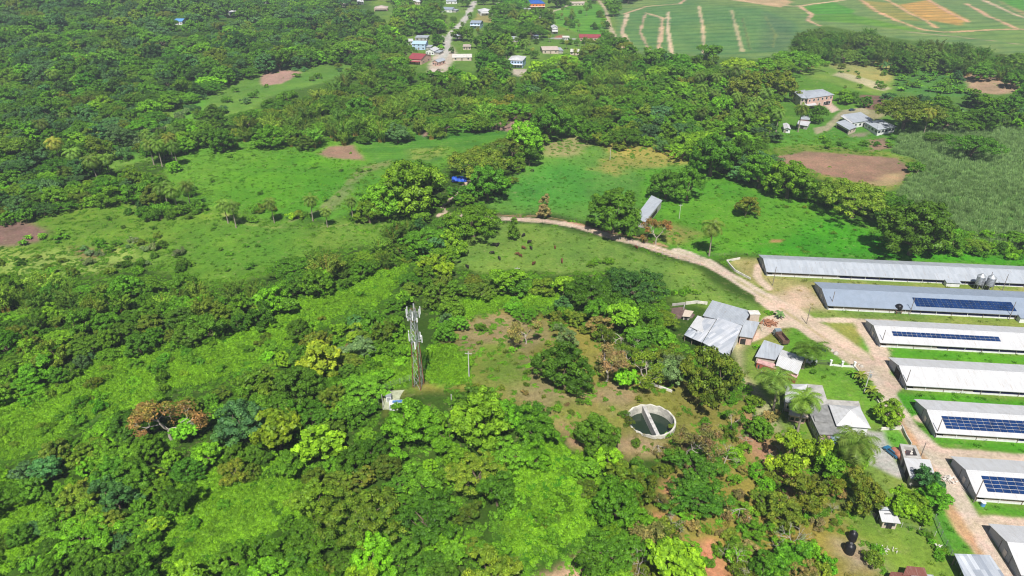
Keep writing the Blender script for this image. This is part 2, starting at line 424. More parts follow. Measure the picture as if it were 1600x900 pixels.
def rosette_template(n=11, L=2.4, w=.34, hb=1.1, dz=.4):   # banana-like plant
    tr = MB(); U = rs.uniform; tr.tube([(0, 0, 0), (0, 0, hb)], [.14, .1], 5)
    V = []; F = []; lv = []
    for k in range(n):
        an = k*2.399; d = Vector((math.cos(an), math.sin(an), 0)); s = Vector((-d.y, d.x, 0)); p = Vector((0, 0, hb)); e = U(.7, 1.3); rows = []
        for i in range(6):
            ww = w*math.sin(math.pi*(.1+.85*i/5.6)); rows.append((p-s*ww, p+s*ww)); p = p+(d*math.cos(e)+Vector((0, 0, math.sin(e))))*L/5; e -= dz
        i0 = len(V)
        for a, b in rows: V += [tuple(a), tuple(b)]
        br = 1+rs.normal()*.18
        for i in range(5): F.append((i0+2*i, i0+2*i+1, i0+2*i+3, i0+2*i+2)); lv.append(br)
    me = bpy.data.meshes.new('rosette_crown'); me.from_pydata(V, [], F); me.materials.append(LEAF)
    at = me.attributes.new('lv', 'FLOAT', 'FACE'); at.data.foreach_set('value', np.clip(lv, .5, 1.7)); me.update()
    return me, tr, BARK
def tuft_mesh(n, hh, sp, w, lean=.4):
    b = rs.normal(size=(n, 2))*sp; V = []; F = []; lv = []
    for i in range(n):
        an = rs.rand()*6.28; l = rs.rand()*lean*hh; h = hh*rs.uniform(.6, 1.1); x, y = b[i]; s = (-math.sin(an)*w, math.cos(an)*w)
        x1, y1 = x+math.cos(an)*l*.4, y+math.sin(an)*l*.4; x2, y2 = x+math.cos(an)*l, y+math.sin(an)*l
        i0 = len(V); V += [(x-s[0], y-s[1], 0), (x+s[0], y+s[1], 0), (x1+s[0]*.8, y1+s[1]*.8, h*.65), (x1-s[0]*.8, y1-s[1]*.8, h*.65), (x2, y2, h)]
        F += [(i0, i0+1, i0+2, i0+3), (i0+3, i0+2, i0+4)]; q = 1+rs.normal()*.18; lv += [q, q*1.05]
    me = bpy.data.meshes.new('tuft'); me.from_pydata(V, [], F); me.materials.append(LEAF)
    at = me.attributes.new('lv', 'FLOAT', 'FACE'); at.data.foreach_set('value', np.clip(lv, .4, 1.8)); me.update(); return me
def cover_mesh():                          # a low leafy hump of creepers
    k = 9; c = np.column_stack([rs.normal(size=k)*.55, rs.normal(size=k)*.55, rs.uniform(.0, .35, k)])
    a = clumps(c, rs.uniform(.35, .6, k), 62, .16, squash=.6, up=.6, jit=.45, clv=.08)
    return leafmesh('cover', *a)
def joined(me, tr, mat, name):             # one mesh with crown and trunk, for the far-off mass of the woods
    n0 = len(me.vertices); V = [tuple(v.co) for v in me.vertices]+list(tr.v); F = [tuple(p.vertices) for p in me.polygons]; nf = len(F)
    lv = np.empty(nf, np.float32); me.attributes['lv'].data.foreach_get('value', lv)
    F += [tuple(q+n0 for q in f) for f in tr.f]
    m2 = bpy.data.meshes.new(name); m2.from_pydata(V, [], F); m2.materials.append(LEAF); m2.materials.append(mat)
    at = m2.attributes.new('lv', 'FLOAT', 'FACE'); at.data.foreach_set('value', np.concatenate([lv, np.ones(len(tr.f), np.float32)]))
    m2.polygons.foreach_set('material_index', np.array([0]*nf+[1]*(len(F)-nf), np.int32)); m2.update(); return m2

SPEC = {'round': 6, 'wide': 5, 'open': 7, 'broad': 4, 'dry': 5, 'bare': 3, 'shrub': 5, 'column': 1, 'bamboo': 3, 'palm': 4, 'rosette': 2}
TEMPL = {}
for k, n in SPEC.items():
    L = []
    for i in range(n):
        me, tr, bm = bamboo_template() if k == 'bamboo' else palm_template(i) if k == 'palm' else rosette_template() if k == 'rosette' else tree_template(k, i)
        co = np.empty(len(me.vertices)*3, np.float32); me.vertices.foreach_get('co', co); co = co.reshape(-1, 3)
        w = (np.percentile(co[:, 0], 98)-np.percentile(co[:, 0], 2)+np.percentile(co[:, 1], 98)-np.percentile(co[:, 1], 2))/2
        L.append(dict(crown=me, trunk=tr.mesh(k+'_trunk', bm), tr=tr, bm=bm, w=w, zc=float(np.median(co[:, 2])), h=float(co[:, 2].max())))
    TEMPL[k] = L
ZC = {k: (np.mean([t['zc'] for t in L]), np.mean([t['w'] for t in L])) for k, L in TEMPL.items()}

# ------------------------------------------------------------------ regions of the land, outlined on the photo and laid on the ground
KA = 1/1.35
def col(r, g, b):
    c = srgb(r, g, b); s = 1 if c[0] > c[1]*1.02 else 0      # bare soil reads paler than grass
    return (c[0]*KA*(1.06-.02*s), c[1]*KA*(.96+.12*s), c[2]*KA*(.62+.5*s))
# class: 0 ground, 1 pasture, 2 crop_field, 3 ploughed_field, 4 dirt_road, 5 paved_road, 6 concrete_yard, 7 creeper_meadow, 8 cane_field
REG = [
 ([(560,-60),(960,-60),(975,70),(940,90),(900,96),(820,112),(740,108),(680,124),(640,108),(600,60)], (96,136,62), 8, 10, 0, 0),
 ([(690,70),(700,64),(712,80),(700,110),(670,124),(668,104)], (188,172,152), 3, 4, 0, 0),
 ([(745,20),(775,26),(770,36),(742,34)], (150,150,110), 3, 4, 0, 0),
 ([(825,20),(860,18),(872,24),(850,30),(822,28)], (176,168,150), 3, 3, 0, 0),
 ([(800,108),(826,108),(832,118),(806,120)], (178,166,148), 3, 3, 0, 0),
 ([(840,34),(856,34),(852,44),(838,44)], (165,150,120), 3, 3, 0, 0),
 ([(868,56),(880,54),(878,60),(866,62)], (170,110,90), 2, 2, 0, 0),
 ([(1195,110),(1400,120),(1420,240),(1300,236),(1200,232),(1190,180)], (88,138,50), 5, 6, 0, 0),
 ([(1400,130),(1640,110),(1640,190),(1500,196),(1420,200)], (84,128,58), 5, 6, 0, 0),
 # poly, colour, softness m, ragged m, class, open to trees?
 ([(0,345),(100,318),(190,310),(260,325),(345,325),(430,345),(520,345),(610,330),(640,335),(585,380),(500,392),(430,425),(360,445),(300,442),(255,425),(190,400),(120,430),(0,432),(-60,420),(-60,350)], (98,142,52), 4, 5, 0, 1),
 ([(285,352),(400,350),(520,356),(600,350),(580,378),(500,385),(425,418),(370,435),(300,430),(270,390)], (90,142,48), 8, 9, 1, 1),
 ([(470,355),(600,345),(585,375),(500,390),(460,385)], (104,144,60), 7, 8, 0, 1),
 ([(0,395),(200,385),(230,410),(150,425),(0,425)], (135,165,95), 8, 10, 0, 1),
 ([(-50,345),(20,338),(60,350),(85,362),(60,380),(0,385),(-50,390)], (128,100,88), 3, 5, 3, 1),
 ([(110,385),(160,390),(150,405),(120,400)], (140,108,78), 3, 5, 0, 1),
 ([(255,268),(290,232),(340,222),(420,215),(520,218),(560,208),(640,205),(760,190),(805,195),(790,215),(720,238),(692,262),(690,290),(620,300),(560,330),(520,345),(430,342),(340,325),(300,322),(262,305)], (92,150,50), 4, 4, 0, 1),
 ([(340,270),(430,240),(530,245),(570,262),(540,300),(500,325),(430,335),(350,318)], (84,148,36), 8, 8, 1, 1),
 ([(553,215),(640,207),(700,215),(690,255),(600,262),(565,240)], (84,144,54), 4, 3, 2, 1),
 ([(670,210),(755,192),(800,200),(790,212),(720,238),(690,225)], (80,140,52), 3, 2, 2, 1),
 ([(640,235),(690,228),(700,240),(670,252),(640,250)], (130,155,85), 5, 5, 0, 1),
 ([(497,240),(515,230),(552,226),(568,250),(540,248),(515,246)], (146,118,96), 2, 3, 3, 1),
 ([(745,193),(800,178),(838,172),(842,198),(806,208),(770,202)], (160,128,112), 2, 2, 3, 1),
 ([(650,206),(670,200),(680,208),(662,214)], (160,128,112), 2, 2, 3, 1),
 ([(500,330),(540,290),(562,262),(610,250),(615,256),(570,272),(520,330)], (120,140,95), 3, 3, 0, 1),
 ([(150,238),(330,125),(545,84),(562,112),(420,152),(335,205),(248,248),(172,264)], (98,144,64), 4, 5, 0, 1),
 ([(155,232),(195,205),(260,180),(310,152),(330,132),(362,118),(380,108),(430,100),(470,98),(520,90),(535,98),(528,112),(450,128),(375,150),(345,165),(300,195),(240,228),(210,250),(175,255)], (96,140,62), 4, 4, 0, 1),
 ([(165,240),(230,215),(300,160),(330,150),(300,190),(230,225),(215,250)], (88,150,58), 5, 4, 1, 1),
 ([(405,125),(418,108),(455,110),(470,114),(440,130),(412,134)], (170,135,118), 2, 3, 3, 1),
 ([(700,395),(730,375),(765,355),(800,348),(860,352),(940,372),(1010,395),(1080,418),(1140,455),(1200,485),(1180,500),(1120,482),(1050,468),(1040,450),(1000,430),(940,425),(870,428),(800,420),(760,425),(700,415)], (104,144,70), 3, 3, 1, 1),
 ([(780,300),(800,275),(830,250),(870,205),(905,195),(935,215),(1050,222),(1085,243),(1090,262),(1050,268),(1010,275),(1000,302),(1000,335),(930,348),(850,335),(770,332),(755,315)], (96,148,66), 4, 4, 1, 1),
 ([(800,290),(830,265),(880,250),(915,262),(930,290),(920,315),(880,328),(820,322),(790,308)], (78,146,58), 9, 12, 1, 1),
 ([(920,215),(1000,228),(1080,232),(1085,250),(1030,262),(985,262),(960,275),(930,262),(945,240)], (148,152,92), 5, 8, 0, 1),
 ([(840,225),(900,208),(925,225),(890,245),(850,240)], (146,142,88), 5, 7, 0, 1),
 ([(1000,265),(1090,262),(1180,285),(1290,310),(1330,335),(1385,350),(1400,375),(1470,392),(1640,402),(1800,410),(1800,440),(1600,418),(1195,402),(1150,398),(1100,412),(1040,385),(1000,360),(1000,330)], (88,150,42), 4, 4, 1, 1),
 ([(1180,385),(1290,340),(1400,378),(1640,402),(1600,418),(1195,402)], (66,150,28), 7, 8, 1, 1),
 ([(1040,345),(1100,365),(1060,380),(1030,372)], (135,140,85), 5, 4, 0, 1),
 ([(1205,374),(1225,374),(1222,379),(1203,379)], (170,130,85), 1, 1, 0, 1),
 ([(1195,235),(1260,222),(1345,232),(1420,242),(1440,262),(1425,290),(1405,300),(1335,292),(1270,275),(1225,262)], (120,142,70), 4, 4, 0, 1),
 ([(1202,246),(1255,236),(1340,242),(1400,247),(1428,262),(1412,285),(1340,285),(1282,272),(1235,258)], (150,118,95), 2, 3, 3, 1),
 ([(1345,285),(1420,262),(1410,290),(1370,292)], (170,145,105), 4, 5, 3, 1),
 ([(1200,215),(1270,190),(1400,205),(1420,232),(1340,235),(1250,225),(1205,230)], (88,145,52), 4, 4, 0, 1),
 ([(1355,218),(1385,214),(1392,232),(1360,236)], (148,120,96), 2, 3, 3, 1),
 ([(1328,208),(1360,205),(1355,214),(1325,214)], (150,135,110), 3, 3, 3, 1),
 ([(1342,148),(1394,150),(1392,176),(1350,170)], (122,92,78), 2, 2, 3, 1),
 ([(1392,175),(1345,170),(1330,178),(1368,188)], (150,140,100), 3, 2, 0, 1),
 ([(1235,105),(1300,92),(1380,98),(1400,112),(1395,135),(1380,150),(1330,138),(1260,122)], (112,148,72), 4, 4, 0, 1),
 ([(1290,100),(1370,95),(1400,110),(1385,130),(1330,118)], (152,158,112), 4, 6, 0, 1),
 ([(1310,112),(1380,132),(1392,138),(1380,142),(1300,118)], (176,168,128), 2, 2, 0, 1),
 ([(1490,118),(1530,112),(1590,128),(1600,142),(1560,148),(1500,142)], (172,142,112), 3, 4, 3, 1),
 ([(1400,105),(1480,105),(1510,130),(1520,150),(1460,152),(1400,140)], (76,130,62), 3, 3, 0, 1),
 ([(1395,215),(1430,200),(1500,195),(1640,185),(1900,180),(1900,395),(1600,362),(1520,345),(1450,330),(1400,312),(1395,295),(1432,268),(1435,248),(1400,240)], (92,138,78), 4, 5, 8, 1),
 ([(1490,300),(1600,320),(1640,400),(1540,385),(1420,372),(1400,350),(1460,340)], (84,138,60), 5, 6, 8, .3),
 # fields at the top right
 ([(958,12),(1000,-10),(1250,-40),(1500,-60),(2000,-60),(2000,90),(1600,88),(1500,72),(1400,60),(1290,40),(1225,60),(1240,78),(1200,92),(1100,90),(1000,84),(962,60)], (112,146,96), 6, 3, 2, 1),
 ([(965,25),(1010,10),(1070,5),(1190,14),(1245,35),(1248,60),(1225,80),(1100,86),(1040,82),(985,78),(968,55)], (98,142,94), 4, 3, 2, 1),
 ([(1195,18),(1240,35),(1245,65),(1222,80),(1180,80),(1195,50)], (92,128,98), 8, 6, 2, 1),
 ([(1250,12),(1300,3),(1335,16),(1330,22),(1262,22)], (80,152,58), 3, 2, 2, 1),
 ([(1255,24),(1330,22),(1420,44),(1440,50),(1330,36),(1275,32)], (96,150,58), 3, 2, 2, 1),
 ([(1340,0),(1390,4),(1440,34),(1400,30),(1360,16)], (146,150,92), 4, 3, 2, 1),
 ([(1560,2),(1640,0),(1640,30),(1600,24)], (176,150,100), 4, 3, 2, 1),
 ([(1405,8),(1450,0),(1510,30),(1500,40),(1440,30)], (196,150,78), 4, 3, 2, 1),
 ([(1450,0),(1520,-8),(1560,32),(1545,36),(1515,32)], (112,146,98), 4, 3, 2, 1),
 ([(1550,-6),(1610,-10),(1650,20),(1600,18),(1575,8)], (86,156,60), 4, 3, 2, 1),
 ([(1470,42),(1560,38),(1700,70),(1700,90),(1600,80)], (110,148,92), 4, 3, 2, 1),
 ([(868,12),(900,2),(940,8),(950,40),(935,58),(900,50),(868,38)], (92,156,56), 3, 2, 2, 1),
 ([(1140,0),(1220,12),(1240,3),(1200,-8)], (176,150,110), 3, 3, 3, 1),
 # hilltop
 ([(690,540),(700,515),(730,495),(790,480),(850,490),(905,510),(960,545),(1010,575),(1060,600),(1075,640),(1065,690),(1030,712),(970,715),(905,702),(875,670),(820,640),(755,612),(700,605),(640,612),(600,650),(590,615),(655,600),(700,590),(705,560)], (134,138,78), 3, 4, 0, 1),
 ([(705,535),(725,505),(790,490),(850,500),(860,530),(820,560),(770,540),(740,560)], (148,132,88), 4, 6, 0, 1),
 ([(765,590),(800,560),(850,555),(850,590),(905,612),(960,600),(1010,612),(1000,640),(960,640),(930,635),(860,650),(800,620)], (150,132,92), 4, 6, 0, 1),
 ([(760,540),(800,545),(835,570),(830,600),(790,610),(760,600),(735,590),(740,565)], (116,142,66), 5, 6, 0, 1),
 ([(860,620),(900,620),(960,640),(965,665),(900,672),(865,650)], (126,136,80), 5, 5, 0, 1),
 ([(940,680),(985,670),(1050,690),(1030,712),(960,715)], (152,132,96), 3, 4, 0, 1),
 ([(880,665),(905,668),(912,695),(890,700)], (160,128,98), 2, 3, 0, 1),
 # right flank of the hill
 ([(1050,600),(1110,620),(1160,610),(1200,640),(1250,700),(1320,770),(1380,860),(1410,920),(980,960),(990,830),(1010,780),(1045,700)], (130,132,76), 4, 5, 0, .5),
 ([(1165,650),(1200,670),(1240,740),(1260,800),(1235,800),(1190,730),(1150,680)], (170,128,96), 3, 5, 0, .5),
 ([(1020,800),(1050,805),(1062,850),(1035,862),(1020,835)], (190,130,96), 2, 3, 0, 1),
 ([(1085,850),(1110,845),(1145,900),(1160,940),(1100,940)], (190,130,96), 2, 3, 0, 1),
 ([(1030,750),(1060,745),(1058,772),(1035,775)], (176,126,92), 2, 3, 0, 1),
 ([(870,885),(905,865),(925,880),(915,920),(800,930)], (182,150,120), 2, 3, 0, 1),
 # farm yard
 ([(1140,405),(1195,402),(1600,418),(2000,430),(2300,900),(2200,1300),(1500,1300),(1400,930),(1370,850),(1300,760),(1235,690),(1195,650),(1165,615),(1150,575),(1175,530),(1165,500),(1200,475),(1150,440)], (116,148,70), 3, 3, 0, 1),
 ([(1195,430),(1280,440),(1600,455),(1600,448),(2000,470),(2000,480),(1600,458),(1290,442),(1240,470),(1200,450)], (150,145,85), 3, 3, 0, 1),
 ([(1145,405),(1195,402),(1200,440),(1275,448),(1280,480),(1240,485),(1190,450),(1150,425)], (158,148,92), 3, 4, 0, 1),
 ([(1212,462),(1255,450),(1275,460),(1285,485),(1245,480),(1225,475)], (196,168,140), 3, 4, 0, 1),
 ([(1270,480),(1290,488),(1600,505),(1800,520),(1800,530),(1600,520),(1340,505),(1290,500)], (126,148,82), 3, 3, 0, 1),
 ([(1300,510),(1355,505),(1370,530),(1330,540)], (140,148,86), 3, 3, 0, 1),
 ([(1348,530),(1380,542),(1600,556),(2000,580),(2000,600),(1600,572),(1380,556),(1352,545)], (82,155,38), 2, 2, 1, 1),
 ([(1380,565),(1395,570),(1398,590),(1385,590)], (82,155,38), 2, 2, 1, 1),
 ([(1392,610),(1415,612),(1600,625),(2000,650),(2000,690),(1600,650),(1435,640),(1440,660),(1428,655),(1400,640)], (80,155,34), 2, 2, 1, 1),
 ([(1435,660),(1465,686),(1600,694),(2000,720),(2000,740),(1600,712),(1520,700),(1470,692),(1438,672)], (80,155,36), 2, 2, 1, 1),
 ([(1468,718),(1500,714),(1600,722),(2000,745),(1495,740),(1490,755),(1475,745)], (84,152,40), 2, 2, 1, 1),
 ([(1498,765),(1522,785),(1600,794),(2000,820),(2000,840),(1600,810),(1540,798),(1505,782)], (84,152,40), 2, 2, 1, 1),
 ([(1540,845),(1565,835),(1570,850),(1585,880),(1560,868)], (84,152,36), 2, 2, 1, 1),
 ([(1462,795),(1480,800),(1500,830),(1525,862),(1490,866),(1500,900),(1470,870),(1462,840)], (84,148,52), 2, 2, 0, 1),
 ([(1235,508),(1262,510),(1290,540),(1330,572),(1250,560),(1225,545),(1222,520)], (100,152,52), 2, 2, 0, 1),
 ([(1245,568),(1335,576),(1365,620),(1390,670),(1360,660),(1345,630),(1290,620),(1285,600),(1240,595)], (106,154,56), 2, 2, 0, 1),
 ([(1220,545),(1240,500),(1222,498),(1180,520),(1190,535)], (140,148,88), 2, 2, 0, 1),
 ([(1378,676),(1412,674),(1425,700),(1392,703)], (98,158,56), 1.5, 1, 0, 1),
 ([(1350,735),(1380,725),(1412,745),(1425,765),(1380,775),(1350,750)], (124,148,76), 2, 2, 0, 1),
 ([(1310,790),(1345,800),(1380,830),(1440,830),(1485,880),(1490,920),(1400,920),(1350,870)], (116,152,66), 3, 3, 0, 1),
 ([(1315,850),(1345,850),(1380,890),(1330,890)], (160,142,116), 3, 4, 0, 1),
 ([(1420,455),(1426,452),(1450,455),(1449,460)], (120,100,90), 1, 1, 0, 1),
 # driveway and tracks
 ([(1345,672),(1378,676),(1392,703),(1398,722),(1412,735),(1405,745),(1380,735),(1352,722),(1330,705),(1335,685)], (178,172,160), 1, 1.5, 6, 1),
 ([(1425,696),(1450,710),(1465,745),(1450,750),(1435,715)], (196,192,186), 1, 1, 6, 1),
 ([(1478,728),(1498,740),(1515,768),(1505,775),(1488,755)], (190,180,165), 1, 1, 6, 1),
 ([(1270,200),(1290,196),(1302,184),(1315,172),(1350,168),(1362,178),(1320,180),(1310,190),(1296,204),(1275,210)], (164,164,158), 1, 1, 5, 1),
 ([(1285,163),(1298,160),(1312,172),(1300,176)], (206,180,160), 1, 1, 6, 1),
 ([(1150,522),(1178,508),(1195,505),(1200,512),(1172,528),(1160,548),(1165,585),(1180,600),(1200,630),(1228,680),(1218,685),(1190,650),(1160,610),(1148,575),(1146,545)], (168,160,116), 2, 2, 0, 1),
 # bright creeper meadows
 ([(-60,640),(30,600),(100,585),(170,550),(240,540),(300,530),(350,510),(400,500),(440,470),(520,450),(570,425),(640,395),(640,430),(600,470),(520,500),(460,540),(420,560),(350,590),(300,600),(240,620),(210,650),(120,665),(60,700),(0,720),(-60,730)], (70,128,28), 4, 5, 7, .93),
 ([(228,800),(290,740),(330,705),(380,700),(440,720),(480,745),(478,800),(440,820),(420,850),(360,870),(330,920),(240,920),(270,860)], (66,124,22), 3, 4, 7, .93),
 ([(790,710),(850,690),(905,715),(940,740),(950,790),(920,840),(870,870),(820,880),(775,870),(780,800),(800,760)], (66,132,26), 3, 4, 7, .9),
 ([(545,560),(600,530),(640,520),(650,580),(640,610),(590,605),(555,600)], (84,146,34), 3, 4, 7, .85),
 ([(700,490),(740,460),(830,450),(880,460),(860,480),(790,480),(730,495)], (66,124,30), 3, 4, 7, .8),
 ([(670,545),(700,540),(735,560),(730,595),(690,600),(668,590)], (84,150,36), 3, 4, 7, .9),
 ([(-60,760),(40,745),(90,800),(60,850),(0,900),(-60,920)], (62,120,26), 4, 5, 7, .5),
]
# roads as centre lines: (points, width m, colour, softness, ragged, class)
ROADS = [
 ([(690,336),(740,338),(775,340),(850,345),(900,353),(960,371),(1010,384),(1060,400),(1105,412),(1150,438),(1200,468),(1235,492),(1290,530),(1340,560),(1375,582)], 4.6, (206, 180, 158), .8, 1.2, 4),
 ([(1060,392),(1105,408),(1140,430),(1200,466)], 5, (206, 186, 164), .8, 1.2, 4),
 ([(1200,468),(1235,492),(1290,530),(1340,562),(1378,590)], 8.5, (206, 180, 156), 1, 1.6, 4),
 ([(1375,582),(1385,612),(1405,650),(1440,690),(1462,712),(1475,745),(1500,790),(1522,830),(1545,865),(1575,905),(1640,990)], 5.5, (208, 186, 164), .8, 1.3, 4),
 ([(1520,828),(1545,822),(1600,824),(1900,850)], 5.5, (206, 180, 156), 1, 1.4, 4),
 ([(1445,695),(1475,710),(1530,712),(1600,718),(1900,742)], 4.0, (206, 180, 156), 1, 1.4, 4),
 ([(1345,566),(1420,574),(1520,580),(1600,586),(1900,605)], 4.2, (206, 180, 156), 1, 1.4, 4),
 ([(1262,500),(1300,500),(1350,501),(1400,503)], 2.6, (208, 184, 158), .8, .8, 4),
 ([(1240,505),(1215,508),(1190,520),(1172,528)], 4.5, (206, 182, 156), .8, 1.2, 4),
 ([(1225,495),(1205,500),(1195,510)], 4, (206, 180, 156), .8, 1.2, 4),
 ([(1185,415),(1182,432),(1200,450)], 3, (206, 180, 156), 1, 1.2, 4),
 ([(1350,508),(1375,548),(1378,580),(1350,560)], 5, (206, 180, 156), 1.5, 2, 4),
 ([(1385,590),(1402,598),(1385,612)], 5, (206, 180, 156), 1, 1, 4),
 ([(1438,655),(1462,660)], 3, (206, 180, 156), .8, 1, 4),
 ([(700,335),(690,322),(705,310),(730,285),(742,278)], 1.5, (206, 180, 156), 1.2, 1.5, 4),
 ([(742,290),(728,302),(722,312)], 1.1, (196,172,146), 1, 1, 4),
 ([(742,2),(733,18),(722,36),(706,52),(699,62),(697,80),(690,92)], 7.5, (186,180,168), 1.5, 2, 5),
 ([(688,56),(700,60)], 5, (180,172,158), 1.5, 1.5, 5),
 ([(862,60),(898,61)], 7, (176,172,164), 1.5, 1.5, 5),
 ([(800,-5),(815,14),(850,22),(875,14),(900,3),(935,0)], 5, (178,166,140), 1.5, 2, 5),
 ([(935,0),(946,14),(952,40),(962,60),(975,74)], 4.5, (182,164,132), 1.5, 1.5, 4),
 ([(980,22),(972,50),(985,72)], 5, (196,172,140), 1.5, 1.5, 4),
 ([(975,22),(1010,10),(1062,6),(1070,0),(1075,-10)], 4, (196,160,128), 1.5, 1.5, 4),
 ([(1008,22),(1000,50),(1015,80)], 2.5, (176,150,120), 1.5, 2, 4),
 ([(1008,20),(1035,28),(1032,60),(1028,82)], 4, (196,164,130), 1.5, 2, 4),
 ([(1044,18),(1044,50),(1050,84)], 3.5, (200,176,142), 1.5, 2, 4),
 ([(1092,10),(1098,40),(1100,84)], 3.5, (190,168,130), 1.5, 2, 4),
 ([(1143,16),(1152,50),(1160,80)], 3.5, (176,162,120), 1.5, 2, 4),
 ([(1160,28),(1168,60),(1172,78)], 1.8, (104,124,90), 1.2, 1, 4),
 ([(1195,25),(1212,55),(1208,74)], 1.8, (110,132,92), 1.2, 1, 4),
 ([(1070,4),(1120,10),(1195,16),(1238,28)], 2.5, (96,140,86), 1.5, 2, 4),
 ([(1145,-2),(1180,4),(1240,10),(1290,4),(1320,0)], 5, (204,170,134), 2, 3, 4),
 ([(1345,0),(1370,18),(1400,32),(1440,46),(1470,50),(1560,46),(1620,46)], 5, (202,156,118), 2, 3, 4),
 ([(1385,0),(1420,20),(1465,44)], 5, (204,158,116), 2, 3, 4),
 ([(1450,0),(1480,18),(1512,34)], 5, (204,156,118), 2, 3, 4),
 ([(1510,6),(1545,26),(1590,46)], 5, (200,156,122), 2, 3, 4),
 ([(1535,0),(1580,20),(1620,36)], 5.5, (204,172,138), 2, 3, 4),
 ([(1250,10),(1268,22),(1262,32),(1280,40)], 5, (200,160,128), 2, 3, 4),
 ([(1420,50),(1500,58),(1600,70),(1700,84)], 3.5, (170,150,118), 2, 3, 4),
 ([(960,60),(975,74)], 4, (200,170,140), 1.5, 1.5, 4),
 ([(345,332),(385,350),(440,356),(520,354),(600,344)], 1.5, (136,158,96), 1.5, 1, 0),
 ([(455,345),(500,328),(545,285),(562,265)], 2.2, (124,142,96), 1.5, 1.5, 0),
 ([(770,335),(850,338),(940,360),(1000,372),(1040,385)], 1.6, (176,136,104), 1, 1, 0),
 ([(1190,470),(1235,480),(1300,520),(1350,555)], 3, (204, 178, 152), 1.5, 2, 0),
 ([(1398,640),(1432,700),(1468,760),(1500,820),(1532,866)], 1.6, (190,150,110), 1.5, 2, 0),
]
def wp(poly): return [tuple(P(a, b)[:2]) for a, b in poly]
CLN = ['ground', 'pasture', 'crop_field', 'ploughed_field', 'dirt_road', 'paved_road', 'concrete_yard', 'creeper_meadow', 'cane_field']

rr = 40*np.exp(np.arange(0, 860)*math.log(1900/40)/859)
an = np.concatenate([np.linspace(-math.pi, -.9, 40)[:-1], np.linspace(-.9, .9, 720), np.linspace(.9, math.pi, 40)[1:-1]])
na, nr = len(an), len(rr)
rr2 = np.concatenate([[.5, 20], rr, [2400, 3000]]); nr = len(rr2)
A, Rr = np.meshgrid(an, rr2)
GX = (Rr*np.sin(A)).ravel(); GY = (Rr*np.cos(A)).ravel(); GZ = hgt(GX, GY)
front = (np.abs(A.ravel()) < .95) & (Rr.ravel() < 1900)
colr = np.empty((GX.size, 3)); base = np.array(col(56, 88, 30)); colr[:] = base
cls = np.zeros(GX.size, np.int8)
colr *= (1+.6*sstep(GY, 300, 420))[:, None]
n1 = fbm(GX, GY, 14, 4); n2 = fbm(GX+400, GY, 5, 3); n3 = fbm(GX, GY+900, 60, 4)
colr *= (1+.35*n1+.25*n3)[:, None]
def paint(xs, ys, c, soft, rag, k, closed=True, width=0):
    global colr
    w = wp(xs); wx = [p[0] for p in w]; wy = [p[1] for p in w]; mg = soft+rag+width+2
    idx = np.nonzero(front & (GX > min(wx)-mg) & (GX < max(wx)+mg) & (GY > min(wy)-mg) & (GY < max(wy)+mg))[0]
    if not len(idx): return
    x, y = GX[idx], GY[idx]
    d = sdist(x, y, w, closed)
    if not closed: d = width/2-d
    d = d+rag*(n1[idx]*1.3+n2[idx]*.8)
    t = sstep(d, -soft, soft)
    var = (1+.42*n1[idx]+.36*n2[idx]+.25*n3[idx])[:, None]
    tint = 1+np.stack([.45*n3[idx]+.3*n1[idx], 0*n3[idx], -.2*n3[idx]], 1)
    cc = np.array(col(*c))[None]*var*(tint if c[0] < c[1] else 1+(tint-1)*.25)
    colr[idx] = colr[idx]*(1-t[:, None])+cc*t[:, None]
    cls[idx[d > 0]] = k
for poly, c, so, ra, k, op in REG: paint(poly, None, c, so, ra, k)
for pts, w, c, so, ra, k in ROADS:
    paint(pts, None, c, so*.6, ra, k if w > 2 else 0, False, w)
# wheel tracks on the main road: worn pale ruts either side of a darker strip
for pts, w, c, so, ra, k in ROADS[:2]:
    ww = wp(pts); idx = np.nonzero(front & (cls == 4))[0]; x, y = GX[idx], GY[idx]
    d = np.abs(sdist(x, y, ww, False)); t = np.exp(-((d+n2[idx]*.6)/.55)**2)*.75*sstep(n1[idx]+.5, .3, .6)
    colr[idx] = colr[idx]*(1-t[:, None])+t[:, None]*np.array(col(150, 152, 104))
_t = P(1017, 657); GZ = GZ-3.6*(1-sstep(np.hypot(GX-_t.x, GY-_t.y), 5.9, 6.3))      # pit of the round tank
GZ = GZ+np.where(cls == 7, 1.0*np.abs(fbm(GX, GY, 6, 3))+.6*n1, 0)*front
quad = []
I = np.arange(nr*na).reshape(nr, na); a = I[:-1, :]; b = I[1:, :]
q = np.stack([a, np.roll(b*0+a, -1, 1), np.roll(b, -1, 1), b], -1).reshape(-1, 4)
fc = cls[q[:, 0]]

